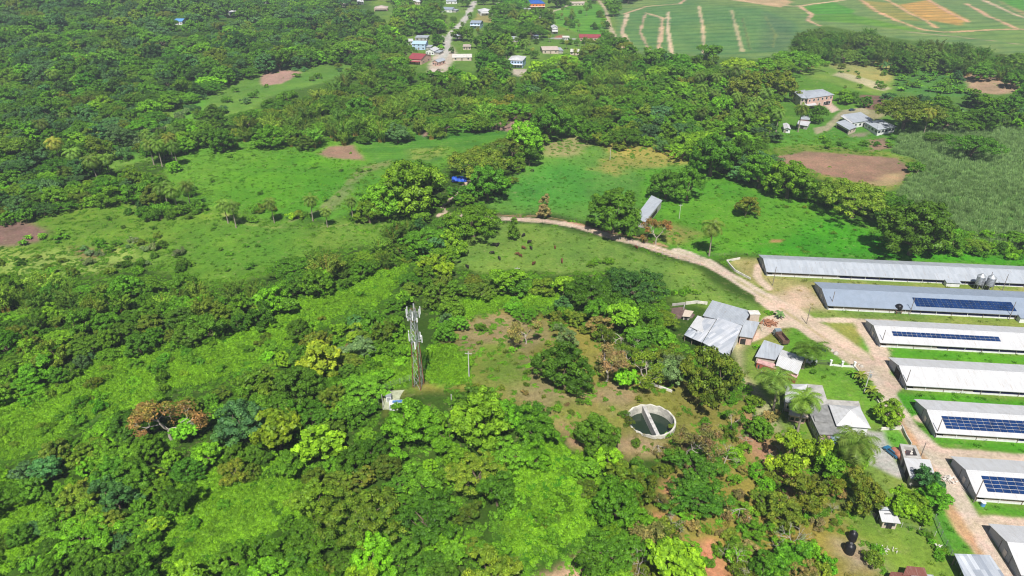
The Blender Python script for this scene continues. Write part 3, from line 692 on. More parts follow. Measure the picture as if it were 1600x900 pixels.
def groundmat(name, stripes=False, rough=False):
    m, nt, out = newmat(name)
    b = N(nt, 'ShaderNodeBsdfPrincipled'); b.inputs['Roughness'].default_value = .95; b.inputs['Specular IOR Level'].default_value = .15
    at = N(nt, 'ShaderNodeAttribute'); at.attribute_name = 'Col'
    g = N(nt, 'ShaderNodeNewGeometry'); pos = g.outputs['Position']
    c = at.outputs['Color']
    f1 = noise(nt, pos, 1.1, 6, .75); f2 = noise(nt, pos, .16, 5, .65); f3 = noise(nt, pos, 4.5, 3, .7)
    amp = .6 if rough else .34
    s = N(nt, 'ShaderNodeMath', operation='ADD'); nt.links.new(maprange(nt, f1, .3, .7, 1-amp, 1+amp), s.inputs[0]); nt.links.new(maprange(nt, f3, .3, .7, -.22, .22), s.inputs[1])
    c2 = mixrgb(nt, 'MIX', maprange(nt, f2, .5, .68, 0, .42), c, mixrgb(nt, 'MULTIPLY', 1.0, c, (1.45, 1.12, 1.25)))
    c2 = mixrgb(nt, 'MIX', maprange(nt, f2, .5, .34, 0, .4), c2, mixrgb(nt, 'MULTIPLY', 1.0, c, (.74, .84, .66)))
    dry = noise(nt, pos, .42, 7, .72); dry2 = noise(nt, pos, .05, 3, .5)
    dm = N(nt, 'ShaderNodeMath', operation='MULTIPLY'); nt.links.new(maprange(nt, dry, .55, .72, 0, .6), dm.inputs[0]); nt.links.new(maprange(nt, dry2, .42, .6, .15, 1), dm.inputs[1])
    c2 = mixrgb(nt, 'MIX', dm.outputs[0], c2, (.30, .265, .13))
    if stripes:
        mp = N(nt, 'ShaderNodeMapping'); mp.inputs['Rotation'].default_value = (0, 0, R(84)); nt.links.new(pos, mp.inputs[0])
        w = N(nt, 'ShaderNodeTexWave'); w.inputs['Scale'].default_value = .09; w.inputs['Distortion'].default_value = 1.2; w.inputs['Detail'].default_value = 2; nt.links.new(mp.outputs[0], w.inputs[0])
        c2 = mixrgb(nt, 'MIX', maprange(nt, w.outputs['Fac'], .35, .85, 0, .35), c2, mixrgb(nt, 'MULTIPLY', 1.0, c, (.55, .7, .75)))
        w2 = N(nt, 'ShaderNodeTexWave'); w2.inputs['Scale'].default_value = .016; w2.inputs['Distortion'].default_value = 1.5; w2.inputs['Detail'].default_value = 3; nt.links.new(mp.outputs[0], w2.inputs[0])
        c2 = mixrgb(nt, 'MIX', maprange(nt, w2.outputs['Fac'], .5, .95, 0, .8), c2, mixrgb(nt, 'MULTIPLY', 1.0, c, (.6, .72, .8)))
    sc = N(nt, 'ShaderNodeVectorMath', operation='SCALE'); nt.links.new(c2, sc.inputs[0]); nt.links.new(s.outputs[0], sc.inputs['Scale'])
    nt.links.new(sc.outputs[0], b.inputs['Base Color'])
    bp = N(nt, 'ShaderNodeBump'); bp.inputs['Distance'].default_value = .5 if rough else .12; bp.inputs['Strength'].default_value = .7; nt.links.new(f1, bp.inputs['Height']); nt.links.new(bp.outputs[0], b.inputs['Normal'])
    nt.links.new(b.outputs[0], out.inputs[0]); return m
GM = groundmat('grass_and_soil'); GS = groundmat('crop_rows', True); GR = groundmat('creeper_ground', rough=True); GD = groundmat('packed_dirt')
GMAT = [GM, GM, GS, GM, GD, GD, GD, GR, GM]
for k, nm in enumerate(CLN):
    fq = q[fc == k]
    if not len(fq): continue
    used = np.zeros(GX.size, bool); used[fq.ravel()] = True; mp = np.cumsum(used)-1
    V = np.stack([GX[used], GY[used], GZ[used]], 1).astype(np.float32); F = np.ascontiguousarray(mp[fq].astype(np.int32))
    me = bpy.data.meshes.new(nm); me.vertices.add(len(V)); me.vertices.foreach_set('co', V.ravel())
    me.loops.add(F.size); me.loops.foreach_set('vertex_index', F.ravel())
    me.polygons.add(len(F)); me.polygons.foreach_set('loop_start', np.arange(0, F.size, 4, dtype=np.int32)); me.polygons.foreach_set('loop_total', np.full(len(F), 4, np.int32))
    me.polygons.foreach_set('use_smooth', np.ones(len(F), bool))
    ca = me.attributes.new('Col', 'FLOAT_COLOR', 'POINT'); ca.data.foreach_set('color', np.column_stack([np.clip(colr[used], 0, 1), np.ones(len(V))]).astype(np.float32).ravel())
    me.materials.append(GMAT[k]); me.update(calc_edges=True)
    tag(link(nm, me), {'ground': 'rough green land under the woods, the farm and the hill', 'pasture': 'short bright grazing grass around the farm and below the track', 'crop_field': 'planted green fields with rows and bare headlands', 'ploughed_field': 'bare brown earth plots among the green fields', 'dirt_road': 'pale dirt road winding past the long sheds', 'paved_road': 'grey village road and curving house driveway', 'concrete_yard': 'cracked pale concrete yard beside the houses', 'creeper_meadow': 'bright green ground smothered in creepers between woods', 'cane_field': 'grey green field of tall cane grass'}[nm], kind='structure')


# ------------------------------------------------------------------ plants
TI = dict(dark=(.072, .185, .013), mid=(.105, .255, .015), fresh=(.155, .36, .016), bright=(.22, .46, .018), yellow=(.25, .43, .02), olive=(.145, .215, .020),
          blue=(.075, .185, .06), grey=(.17, .26, .10), brown=(.27, .21, .08), rust=(.30, .17, .06), bamboo=(.20, .34, .035), bambood=(.11, .21, .025),
          palm=(.13, .22, .03), palmy=(.25, .29, .04), deep=(.036, .10, .022), reed=(.20, .33, .12))
TWORD = dict(dark='dark green', mid='mid green', fresh='fresh green', bright='bright green', yellow='yellow green', olive='olive green', blue='bluish green', grey='grey green',
             brown='brownish', rust='rust brown', bamboo='yellowish', bambood='dark', palm='green', palmy='yellowing', deep='very dark green', reed='pale')
CANOPY = [ [(1040,390),(1100,395),(1150,425),(1200,470),(1180,480),(1120,450),(1050,415)],   # outlines (photo px) that no forest crown may cover: buildings, the mast, the round tank, posts
 [(1040,462),(1195,462),(1195,560),(1100,562),(1060,530)], [(1172,525),(1268,545),(1262,600),(1172,580)], [(1215,592),(1366,592),(1372,690),(1300,705),(1212,640)],
 [(1385,690),(1470,690),(1480,760),(1420,765),(1385,725)], [(1368,780),(1412,780),(1412,825),(1370,825)], [(590,600),(690,595),(700,635),(600,645)],
 [(970,615),(1065,615),(1070,690),(985,690)], [(985,300),(1040,300),(1040,352),(985,352)], [(1235,130),(1310,130),(1310,205),(1215,210)], [(1300,165),(1410,165),(1410,212),(1300,210)],
 [(700,270),(735,270),(735,292),(700,292)], [(635,470),(670,470),(672,600),(640,605)], [(580,-20),(612,-20),(612,24),(580,24)], [(555,-10),(572,-10),(572,12),(555,12)],
 [(645,55),(672,55),(690,80),(690,108),(640,108),(640,82)], [(690,-20),(722,-20),(722,28),(690,28)], [(744,8),(772,8),(772,30),(744,30)], [(812,-30),(860,-30),(860,20),(812,20)],
 [(732,32),(760,32),(760,52),(732,52)], [(794,54),(814,54),(814,70),(794,70)], [(858,34),(876,34),(876,60),(858,60)], [(900,52),(945,52),(945,68),(900,68)],
 [(706,66),(745,66),(745,104),(706,104)], [(794,86),(825,86),(828,118),(796,116)], [(842,70),(876,70),(876,90),(842,90)], [(888,74),(912,74),(912,90),(888,90)],
 [(630,60),(650,60),(650,76),(630,76)], [(776,0),(790,0),(790,16),(776,16)], [(644,-4),(662,-4),(662,12),(644,12)], [(876,54),(892,54),(892,68),(876,68)], [(830,52),(844,52),(844,66),(830,66)], [(404,-4),(420,-4),(420,12),(404,12)], [(534,2),(548,2),(548,16),(534,16)],
 [(272,24),(296,24),(296,42),(272,42)], [(355,16),(375,16),(375,30),(355,30)], [(895,0),(920,0),(920,14),(895,14)],
 [(1280,835),(1345,835),(1345,900),(1310,900)], [(1385,884),(1470,884),(1470,930),(1385,930)], [(1485,860),(1640,860),(1640,1000),(1485,1000)],
]
ROADW = [(np.array(wp(p)), w) for p, w, c, so, ra, k in ROADS if w > 2.4]
def near_road(x, y, mg):
    r = np.zeros(x.shape, bool)
    for pts, w in ROADW: r |= sdist(x, y, pts, False) < w/2+mg
    return r
PLANTS = []       # dict(kind, v, x, y, z, s, sz, rot, tint, tn, hero label...)
def add_plant(kind, x, y, s, tn, sz=1.0, **k):
    z = float(hgt(x, y)); v = k.pop('v', None)
    if v is None: v = random.randrange(SPEC[kind])
    T = TEMPL[kind][v]; j = float(np.clip(1+rs.normal()*.2, .55, 1.6)); t = tuple(c*j*(1+rs.normal()*.08) for c in TI[tn])
    d = dict(kind=kind, v=v, x=float(x), y=float(y), z=z, s=float(s), sz=float(sz), rot=random.uniform(0, 6.28), ax=random.uniform(.86, 1.16), tint=t, tn=tn, **k)
    px, py, f = proj(x, y, z+T['zc']*s*sz); d['px'], d['py'], d['f'] = float(px), float(py), float(f); d['w'] = T['w']*s*FPX/float(f)
    PLANTS.append(d); return d
def hero(kind, px, py, wpx, tn, label, sz=1.0, cat='tree', **k):
    v = k.get('v', random.randrange(SPEC[kind])); k['v'] = v; T = TEMPL[kind][v]; s = 1.0
    for _ in range(6):
        p = P(px, py, T['zc']*s*sz); f = float(proj(p.x, p.y, p.z)[2]); s = wpx*f/FPX/T['w']
    return add_plant(kind, p.x, p.y, s, tn, sz, hero=True, label=label, cat=cat, **k)
# trees that stand out in the photo
HERO = [
 ('round',960,322,76,'dark','large dark dome tree between the track and the pasture barn'),
 ('round',1042,284,48,'dark','dark tree with low crown beside the tall round tree behind the barn'),
 ('round',1078,282,46,'mid','tall rounded tree right of its darker twin behind the barn',1.25),
 ('open',1168,318,34,'olive','small olive tree standing alone in the bright right meadow'),
 ('dry',1028,353,36,'rust','orange brown tree with thin crown beside the dirt track and barn'),
 ('column',850,324,18,'brown','slim brown tree on the far verge of the dirt track'),
 ('column',803,358,17,'mid','small conical green tree in the grazed pasture below the track'),
 ('wide',748,248,92,'olive','wide olive shade tree beside the blue tarpaulin'),
 ('wide',800,225,66,'olive','spreading olive tree in the hedgerow edging the far green field'),
 ('round',762,282,58,'dark','dark round tree just right of the blue tarpaulin'),
 ('round',822,212,54,'fresh','fresh green tree in the hedgerow between two fields'),
 ('round',858,186,54,'dark','dark tree at the upper end of the hedgerow by the bare plot'),
 ('round',640,285,84,'fresh','large leafy tree clump in the middle of the left field'),
 ('round',600,306,62,'fresh','leafy tree at the lower side of the field clump'),
 ('round',662,275,52,'mid','tree at the top side of the field clump'),
 ('round',576,328,38,'fresh','low round tree at the near tip of the field clump'),
 ('wide',740,338,84,'fresh','broad green tree overhanging the end of the dirt track'),
 ('wide',700,350,58,'dark','dark flat tree next to the end of the dirt track'),
 ('wide',995,440,92,'deep','very dark dome tree above the white roofed barns'),
 ('wide',925,452,82,'dark','dark feathery tree next to the very dark dome tree'),
 ('broad',882,440,30,'yellow','yellow green tree at the lower pasture edge by the post'),
 ('round',884,570,74,'dark','dark leafy tree standing alone on the brown hilltop'),
 ('round',931,676,62,'mid','round green tree alone left of the round water tank'),
 ('dry',822,510,48,'brown','thin brown tree on the bare part of the hilltop'),
 ('broad',978,586,32,'bright','bright green low tree at the edge of the hilltop clearing'),
 ('open',884,522,34,'grey','grey green thin tree behind the dark hilltop tree'),
 ('dry',950,560,52,'brown','brownish thin tree right of the dark hilltop tree'),
 ('dry',1010,570,56,'olive','thin olive tree between hilltop clearing and white roofed barns'),
 ('open',1112,585,92,'olive','big olive brown tree below the white barn roof'),
 ('open',1050,560,48,'olive','olive tree left of the big olive brown tree'),
 ('wide',1092,722,92,'dark','dark green spreading tree below the round water tank'),
 ('wide',1088,775,82,'dark','dark green fine leaved tree on the slope, lower of two'),
 ('dry',1075,680,54,'brown','brown thin tree leaning over the round water tank'),
 ('dry',1028,700,34,'brown','small brown tree just below the round water tank'),
 ('dry',256,645,80,'rust','orange brown half bare tree in the left woods',.9),
 ('broad',288,668,34,'fresh','small pale trunked tree under the orange brown tree'),
 ('round',372,655,72,'blue','grey green dense tree beside the lower bright meadow'),
 ('broad',430,662,64,'yellow','yellow green tree at the top of the lower bright meadow'),
 ('broad',498,560,64,'yellow','brightest yellow tree on the ridge left of the mast'),
 ('round',465,600,70,'dark','dark tree under the brightest yellow tree'),
 ('broad',500,690,60,'yellow','yellow tree at the right edge of the lower bright meadow'),
 ('wide',560,800,120,'olive','broad olive tree filling the lower centre woods'),
 ('wide',665,800,100,'dark','dark green wide tree right of the broad olive tree'),
 ('wide',745,735,90,'olive','olive feathery tree beside the bright creeper slope'),
 ('round',640,655,74,'fresh','fresh green tree below the equipment cabinets of the mast'),
 ('round',745,650,84,'fresh','fresh green wide tree on the near rim of the hilltop'),
 ('open',838,668,60,'mid','green tree on the rim left of the lone round tree'),
 ('broad',1060,878,78,'yellow','bright yellow green tree at the bottom edge of the slope'),
 ('round',965,778,66,'mid','dense green tree on the slope left of the dark spreading trees'),
 ('wide',1340,303,108,'olive','wide spreading tree below the brown ploughed plot'),
 ('round',1436,348,86,'mid','large rounded tree right of the wide spreading one, beside the cane'),
 ('round',1405,330,50,'dark','dark tree between the wide spreading tree and the cane'),
 ('round',1236,276,60,'fresh','fresh green tree in the row between meadow and brown plot'),
 ('round',1265,290,38,'dark','dark round tree at the row end by the wide spreading tree'),
 ('round',1190,264,54,'mid','mid green tree in the row above the right meadow'),
 ('round',1160,238,52,'dark','dark tree in the row toward the far brown plot'),
 ('round',1115,238,62,'dark','dark full tree above the right end of the tan field'),
 ('wide',1420,168,88,'olive','wide olive tree behind the white roofed farmstead'),
 ('wide',1480,182,64,'dark','flat crowned tree left of the far cane field'),
 ('wide',1522,222,72,'dark','dark flat tree alone inside the cane field'),
 ('shrub',1435,260,24,'dark','small dark tree at the right tip of the brown plot'),
 ('wide',1462,212,30,'dark','little dark tree inside the cane near the hip roofed house'),
 ('round',1334,150,18,'dark','small round tree beside the two storey pink house'),
 ('round',1354,157,17,'dark','small tree between the pink house and the brown plot'),
 ('round',1280,175,28,'dark','dark tree in front of the two storey pink house'),
 ('round',1220,128,44,'olive','olive round tree behind the two storey pink house'),
 ('round',1165,133,48,'olive','olive round tree left of the pink house trees'),
 ('round',1392,642,40,'yellow','yellow green tree beside the dirt road near the hip roof'),
 ('open',1105,78,36,'dark','tall twin dark tree in front of the striped field',.9),
 ('open',1355,765,58,'olive','dark olive tree left of the small white hut'),
 ('broad',1408,785,40,'bright','bright green tree right of the small white hut'),
 ('round',1442,800,30,'fresh','low round green tree beside the fenced lawn corner'),
 ('round',1428,783,34,'yellow','golden tipped tree between the hut and the dirt road'),
 ('round',1463,775,42,'mid','green tree beside the bend of the dirt road'),
 ('open',1450,748,40,'blue','blue green spiky tree covering the corner of the white roof'),
 ('round',1188,665,36,'mid','dark green bushy tree beside the grassy path'),
 ('open',1250,705,80,'yellow','yellow olive tree below the flat roofed house'),
 ('open',1270,768,70,'olive','large olive tree on the slope below the houses'),
 ('open',1310,720,60,'fresh','green tree right below the low pink annexe'),
 ('bare',1000,868,44,'grey','leafless grey tree on the bare red soil'),
 ('bare',1135,710,44,'grey','bare grey tree right of the dark spreading tree'),
 ('bare',1240,830,50,'grey','bare twiggy tree at the foot of the slope'),
 ('bare',1050,810,30,'grey','pale leaning bare tree beside the red soil'),
 ('open',565,540,40,'grey','grey headed tree on the ridge by the mast'),
 ('wide',1090,130,0,'mid',''),
]
for h in HERO:
    if h[3] > 0: hero(h[0], h[1], h[2], h[3], h[4], h[5], *(h[6:7]))
# palms the photo shows
PALMS = [(1219,593,48,'palm','coconut palm close beside the red walled house'), (1259,624,44,"palm",'coconut palm in front of the small white hip roofs'), (1262,543,44,'palm','coconut palm on the lawn behind the red walled house'),
 (1335,688,59,'palm','big coconut palm in front of the flat roofed house'), (1327,722,37,'palmy','lower coconut palm below the big palm by the flat roof'),
 (1115,354,30,'palm','lone palm beside the dirt road bend in the meadow'), (350,318,20,'palm','palm at the left end of the field row, first of a pair'), (362,322,21,'palm','palm beside its twin at the left end of the field row'),
 (423,316,21,'palm','single palm in the middle of the field row'), (484,312,21,'palm','palm at the right of the field row by the low bushes'), (548,314,18,'palm','palm nearest the leafy clump in the field'),
 (584,312,20,'palmy','yellowing palm at the edge of the leafy clump'), (508,330,16,'palm','short palm beside the field row bush'), (85,222,23,'palmy','golden palm at the edge of the far left woods'),
 (115,238,21,'palm','palm beside the golden palm in the far left woods'), (143,250,23,'palm','palm in front of the far left woods'), (163,247,21,'palm','palm between dark trees at the far left woods edge'),
 (232,224,21,'palm','palm at the left of the upper field palm grove'), (245,226,21,'palm','palm inside the upper field palm grove'), (262,216,21,'palmy','yellowing palm inside the upper field palm grove'), (270,228,20,'palm','palm at the right of the upper field palm grove'),
 (255,292,23,'palm','palm in front of the dark flat tree on the left'), (270,297,23,'palm','palm beside the dark flat tree by the open field'), (290,290,21,'palm','palm at the right tip of the left woods by the field'),
 (1254,170,21,'palm','palm in front of the pink house porch'), (1218,176,18,'palm','palm left of the small farm huts'), (1453,176,21,'palmy','yellow palm in front of the wide olive tree'),
 (1150,150,17,'palm','palm among the round trees left of the pink house'), (1176,165,17,'palm','palm nearer the farm huts among the round trees'), (1120,120,16,'palm','palm in the grove in front of the striped field'),
 (1092,118,16,'palm','palm at the left of the grove in front of the striped field'), (1135,112,16,'palm','palm at the right of the grove in front of the striped field'), (1200,160,16,'palm','palm between pink house and round trees'),
 (820,120,17,'palm','palm in front of the blue white village house'), (836,118,17,'palmy','yellowing palm below the village houses'), (800,126,16,'palm','palm just below the two storey village house'),
 (1540,350,0,'palm','')]
for px, py, w, tn, lb in PALMS:
    if w: hero('palm', px, py, w, tn, lb, cat='palm tree', sz={(1262,543): .55, (1219,593): .75, (1335,688): .75, (1327,722): .6, (1259,624): .85}.get((px, py), 1.0))
for px, py, w, tn, lb in [(1219,490,17,'grey','spiky grey green plant at the road fork by the barn'), (536,545,20,'grey','grey fan palm on the ridge left of the mast'), (551,522,20,'grey','grey fan palm above its twin on the ridge'), (548,540,18,'brown','brown skirted fan palm beside its twins on the ridge'), (570,512,18,'grey','grey fan palm at the upper end of the ridge row'),
                          (1345,585,20,'palmy','banana plant by the white gate post'), (1352,597,20,'mid','banana plant beside the power pole'), (1362,608,20,'palmy','reddish banana plant right of the power pole'), (1371,618,20,'mid','banana plant at the end of the hedge by the road'), (1334,582,16,'mid','banana plant at the lawn end of the gate')]:
    hero('rosette', px, py, w, tn, lb, cat='plant')

FR = np.array([(d['x'], d['y'], TEMPL[d['kind']][d['v']]['w']*d['s']*.5) for d in PLANTS])
BAMB = [[(340,120),(560,95),(700,130),(860,150),(900,130),(1000,80),(1010,130),(960,180),(880,190),(760,195),(620,205),(520,215),(420,212),(345,200)],
        [(1230,60),(1300,38),(1400,55),(1600,85),(1640,125),(1500,108),(1400,95),(1250,95)], [(330,430),(430,400),(600,335),(640,340),(620,400),(500,455),(380,480)],
        [(0,425),(130,430),(250,425),(330,450),(330,500),(150,500),(0,520)]]
VILL = [(540,-80),(960,-80),(960,100),(600,110)]; RPALM = [(1060,110),(1230,110),(1240,200),(1100,210)]
DRY = [(1050,600),(1110,600),(1200,640),(1330,770),(1400,900),(1400,960),(980,960),(990,830),(1010,780),(1045,700)]
DRY2 = [(880,500),(960,500),(1060,560),(1150,610),(1060,610),(960,560)]
FARW = [(-200,-300),(560,-300),(560,90),(330,130),(150,230),(150,260),(60,330),(-200,345)]
NEARC = [(330,560),(680,600),(820,620),(1000,720),(1000,1000),(300,1000)]
RBL = [(1290,-30),(1700,-30),(1700,170),(1500,190),(1300,120)]
def pix(x, y, z, rad=0):
    a, b, f = proj(x, y, z); return a, b, f
def forest_points():
    out = []
    y0 = 70.0
    bands = [(70, 210, 5.9), (210, 330, 7.2), (330, 520, 9.6), (520, 800, 13), (800, 1500, 16.5)]
    for (ya, yb, sp) in bands:
        ny = int((yb-ya)/(sp*.87)); hw = yb*.86+45
        nx = int(2*hw/sp)
        gy, gx = np.meshgrid(np.arange(ny), np.arange(nx), indexing='ij')
        x = -hw+(gx+.5*(gy % 2)+rs.uniform(-.38, .38, gx.shape))*sp; y = ya+(gy+rs.uniform(-.38, .38, gx.shape))*sp*.87
        x = x.ravel(); y = y.ravel(); k = np.abs(x) < y*.80+45; out.append((x[k], y[k], np.full(k.sum(), sp)))
    return [np.concatenate(q) for q in zip(*out)]
X, Y, SPC = forest_points()
Z = hgt(X, Y); hc = np.where(Y < 330, 4.4, 6.5)
PX, PY, F = proj(X, Y, Z+hc); QX, QY, _ = proj(X, Y, Z)
PXc = np.clip(PX, 0, 1599); jx = PXc+5*fbm(X, Y, 6, 2); jy = PY+5*fbm(X+50, Y, 6, 2)
keep = np.ones(X.shape, bool); opn = np.zeros(X.shape)
for poly, c, so, ra, k, op in REG:
    if op:
        m = inpoly(jx, jy, poly); 
        if op < 1 and k == 7: opn[m] = np.maximum(opn[m], op)
        elif op < 1: opn[m] = np.maximum(opn[m], 1-op)
        else: opn[m] = 1.0
WP0 = .55*SPC*FPX/F
for poly, c, so, ra, k, op in REG:          # crowns that would lean over the open land beyond them
    if op == 1 and k != 7 and np.mean([q[1] for q in poly]) < 450: opn[inpoly(jx, jy-.55*WP0, poly)] = 1.0
keep &= rs.rand(len(X)) >= opn
WP = .55*SPC*FPX/F                             # rough crown half width in the photo
for poly in CANOPY:
    for ox, oy in ((0, 0), (0, -.45), (0, -.95), (.45, -.4), (-.45, -.4)) if np.mean([q[1] for q in poly]) < 125 else ((0, 0), (-.8, 0), (.8, 0), (0, -.8), (0, .5), (-.6, -.6), (.6, -.6)): keep &= ~inpoly(PX+ox*WP, PY+oy*WP, poly)
    keep &= ~inpoly(QX, QY, poly)
for hide in (0, .022, .045): keep &= ~near_road(X*(1+hide), Y*(1+hide), 3.2)
for hx, hy, hr in FR: keep &= (X-hx)**2+(Y-hy)**2 > (hr*.8+1.6)**2
X, Y, SPC, PX, PY, F, PXc = [q[keep] for q in (X, Y, SPC, PX, PY, F, PXc)]
def ch(p): return random.choices(list(p.keys()), list(p.values()))[0]
ri = [inpoly(PXc, PY, r) for r in (BAMB[0], BAMB[1], BAMB[2], BAMB[3], VILL, RPALM, DRY, DRY2, FARW, NEARC, RBL)]
tn_ = fbm(X, Y, 22, 3)
for i in range(len(X)):
    sp = SPC[i]; g = sp/4.7
    r = [q[i] for q in ri]
    if r[0]: k = ch(dict(bamboo=62, wide=10, round=14, open=12)); t = ch(dict(bamboo=5, bambood=4)) if k == 'bamboo' else ch(dict(dark=4, mid=4, olive=2))
    elif r[1]: k = ch(dict(bamboo=70, wide=10, round=20)); t = ch(dict(bambood=7, dark=3))
    elif r[2] or r[3]: k = ch(dict(bamboo=52, open=22, round=20, wide=14)); t = ch(dict(bamboo=5, bambood=3)) if k == 'bamboo' else ch(dict(dark=4, mid=5, fresh=3))
    elif r[4]: k = ch(dict(palm=16, round=30, open=26, broad=12, wide=12)); t = 'palm' if k == 'palm' else ch(dict(dark=5, mid=5, fresh=2, olive=2, bright=.5))
    elif r[5]: k = ch(dict(palm=24, round=26, open=26, broad=10, bamboo=10)); t = 'palm' if k == 'palm' else ch(dict(mid=5, fresh=3, olive=3))
    elif r[6]: k = ch(dict(dry=34, open=30, bare=8, shrub=20, round=8)); t = ch(dict(brown=1.5, olive=5, fresh=4, mid=3))
    elif r[7]: k = ch(dict(dry=45, open=35, shrub=20)); t = ch(dict(brown=2.5, olive=6, grey=2, mid=2))
    elif r[8]: k = ch(dict(wide=30, round=36, open=24, broad=6, palm=2)); t = 'palm' if k == 'palm' else ch(dict(deep=3, dark=8, mid=6, blue=5, olive=2, fresh=2.5))
    elif r[9]: k = ch(dict(wide=24, round=30, open=26, broad=20)); t = ch(dict(dark=3, mid=8, fresh=8, olive=5, yellow=.7))
    elif r[10]: k = ch(dict(round=30, open=30, shrub=20, rosette=20)); t = ch(dict(dark=4, mid=5, blue=3))
    else: k = ch(dict(wide=18, round=32, open=30, broad=12)); t = ch(dict(dark=4, mid=8, fresh=5, olive=4, blue=2, yellow=.3))
    if tn_[i] < -.12 and t in ('fresh', 'bright', 'yellow') : t = 'mid'
    base = dict(round=.62, wide=.60, open=.68, broad=.72, dry=.62, bare=.6, shrub=1.5, column=.9, bamboo=.78, palm=.9, rosette=1.2)[k]
    gg = {'palm': g**.35, 'bamboo': g**.55}.get(k, g**.95)
    s = base*gg*random.choice((.62, .8, .95, 1.05, 1.2, 1.42))*random.uniform(.9, 1.1)*(1.18 if sp > 8 and k in ('round', 'wide') and random.random() < .3 else 1)
    add_plant(k, X[i], Y[i], s, t, random.uniform(.85, 1.15)*(1 if sp < 7 else .9))

# bushes scattered on the hilltop, flank, fields and around the farm
def scatter(poly, n, kind, tints, s0, s1, **k):
    a = np.array(poly); m = 0
    for _ in range(n*20):
        px, py = random.uniform(a[:, 0].min(), a[:, 0].max()), random.uniform(a[:, 1].min(), a[:, 1].max())
        if not inpoly(np.array([px]), np.array([py]), poly)[0]: continue
        if any(inpoly(np.array([px]), np.array([py]), c)[0] for c in CANOPY): continue
        p = P(px, py)
        if near_road(np.array([p.x]), np.array([p.y]), .6)[0]: continue
        add_plant(kind, p.x, p.y, random.uniform(s0, s1), ch(tints), random.uniform(.8, 1.2), **k); m += 1
        if m >= n: break
scatter([(700,530),(790,485),(860,500),(905,520),(1050,600),(1060,690),(960,715),(870,670),(720,600)], 60, 'shrub', dict(mid=3, fresh=2, olive=4, brown=2), .3, .9)
scatter([(1060,620),(1160,610),(1250,700),(1400,880),(1400,900),(1000,900),(1000,790)], 120, 'shrub', dict(mid=2, fresh=3, olive=3, brown=1.5), .6, 1.7)
scatter([(1160,640),(1240,700),(1310,790),(1330,860),(1240,850),(1150,720)], 14, 'bare', dict(grey=1), .3, .5)
scatter([(0,640),(100,590),(240,545),(350,515),(440,475),(640,400),(640,430),(520,500),(420,560),(300,600),(120,665),(0,715)], 80, 'shrub', dict(mid=4, fresh=6, olive=2), .6, 1.6)
scatter([(240,800),(330,705),(440,720),(480,745),(475,800),(420,850),(330,905),(240,905)], 16, 'shrub', dict(mid=5, fresh=5, dark=2), .6, 1.5)
scatter([(790,710),(905,715),(950,790),(870,870),(775,870)], 30, 'shrub', dict(mid=5, fresh=6, olive=2), .6, 1.8)
scatter([(545,560),(640,520),(650,580),(590,605)], 30, 'shrub', dict(mid=4, fresh=5), .8, 2.0)
scatter([(590,0),(950,0),(950,90),(820,100),(640,100)], 70, 'round', dict(dark=4, mid=5, fresh=2), .55, 1.0)
scatter([(590,0),(950,0),(950,90),(820,100),(640,100)], 70, 'palm', dict(palm=5, palmy=1), .8, 1.1)
scatter([(590,0),(950,0),(950,90),(820,100),(640,100)], 70, 'shrub', dict(dark=4, mid=5, fresh=2, olive=2), 1.5, 3.0)
for px_, py_ in ((1052,668),(1044,682),(998,628),(984,662),(1060,650)): p_ = P(px_, py_); add_plant('shrub', p_.x, p_.y, random.uniform(.6, 1.1), ch(dict(olive=2, mid=2)))
scatter([(222,228),(290,205),(332,186),(348,200),(350,228),(300,238),(262,250),(225,245)], 26, 'round', dict(dark=5, mid=5, fresh=2), .9, 1.6)
scatter([(222,228),(290,210),(300,232),(262,250),(225,245)], 10, 'palm', dict(palm=5), .9, 1.1)
scatter([(160,235),(330,130),(545,86),(555,110),(420,145),(330,195),(245,240),(172,258)], 60, 'shrub', dict(mid=4, blue=3, olive=2), 1.2, 3.0)
scatter([(180,232),(230,205),(300,165),(310,180),(240,225),(190,245)], 40, 'shrub', dict(blue=3, grey=2), 1.4, 2.6)
scatter([(352,112),(398,112),(400,128),(352,130)], 6, 'wide', dict(dark=1), 1.0, 1.3)
scatter([(0,355),(260,325),(560,345),(430,420),(300,440),(0,428)], 40, 'shrub', dict(mid=4, olive=2, dark=2), .6, 2.0)
for a in ([(240,310),(300,305),(325,330),(260,345)], [(180,335),(260,325),(300,340),(220,352)]): scatter(a, 7, 'shrub', dict(dark=2, mid=2), 1.2, 2.6)
scatter([(345,328),(430,340),(520,342),(520,335),(430,330),(350,318)], 14, 'shrub', dict(olive=2, mid=1, yellow=.5), .7, 1.6)
scatter([(330,230),(560,230),(600,300),(430,330),(330,320)], 26, 'shrub', dict(mid=2, fresh=1), .5, 1.2)
scatter([(130,385),(260,370),(300,400),(200,425),(110,430)], 20, 'shrub', dict(mid=2, grey=2), .7, 1.8)
scatter([(1100,290),(1390,345),(1390,375),(1150,370)], 16, 'shrub', dict(mid=2, olive=1), .4, .9)
scatter([(1270,215),(1420,215),(1420,240),(1290,235)], 14, 'shrub', dict(fresh=2, mid=3, dark=1), .9, 1.8)
scatter([(1240,100),(1400,100),(1400,150),(1260,130)], 24, 'shrub', dict(mid=2, olive=2), .8, 2.2)
scatter([(1420,360),(1600,372),(1600,408),(1430,395)], 60, 'shrub', dict(mid=2, fresh=3, dark=1), 1.0, 2.0)
scatter([(60,355),(120,368),(110,378),(30,385)], 14, 'rosette', dict(mid=2, fresh=1), .6, 1.0)
scatter([(1395,110),(1480,105),(1520,150),(1400,142)], 90, 'rosette', dict(mid=3, dark=2), 1.2, 1.8)
scatter([(900,355),(1010,380),(1060,400),(940,376)], 5, 'shrub', dict(mid=1), .5, .9)
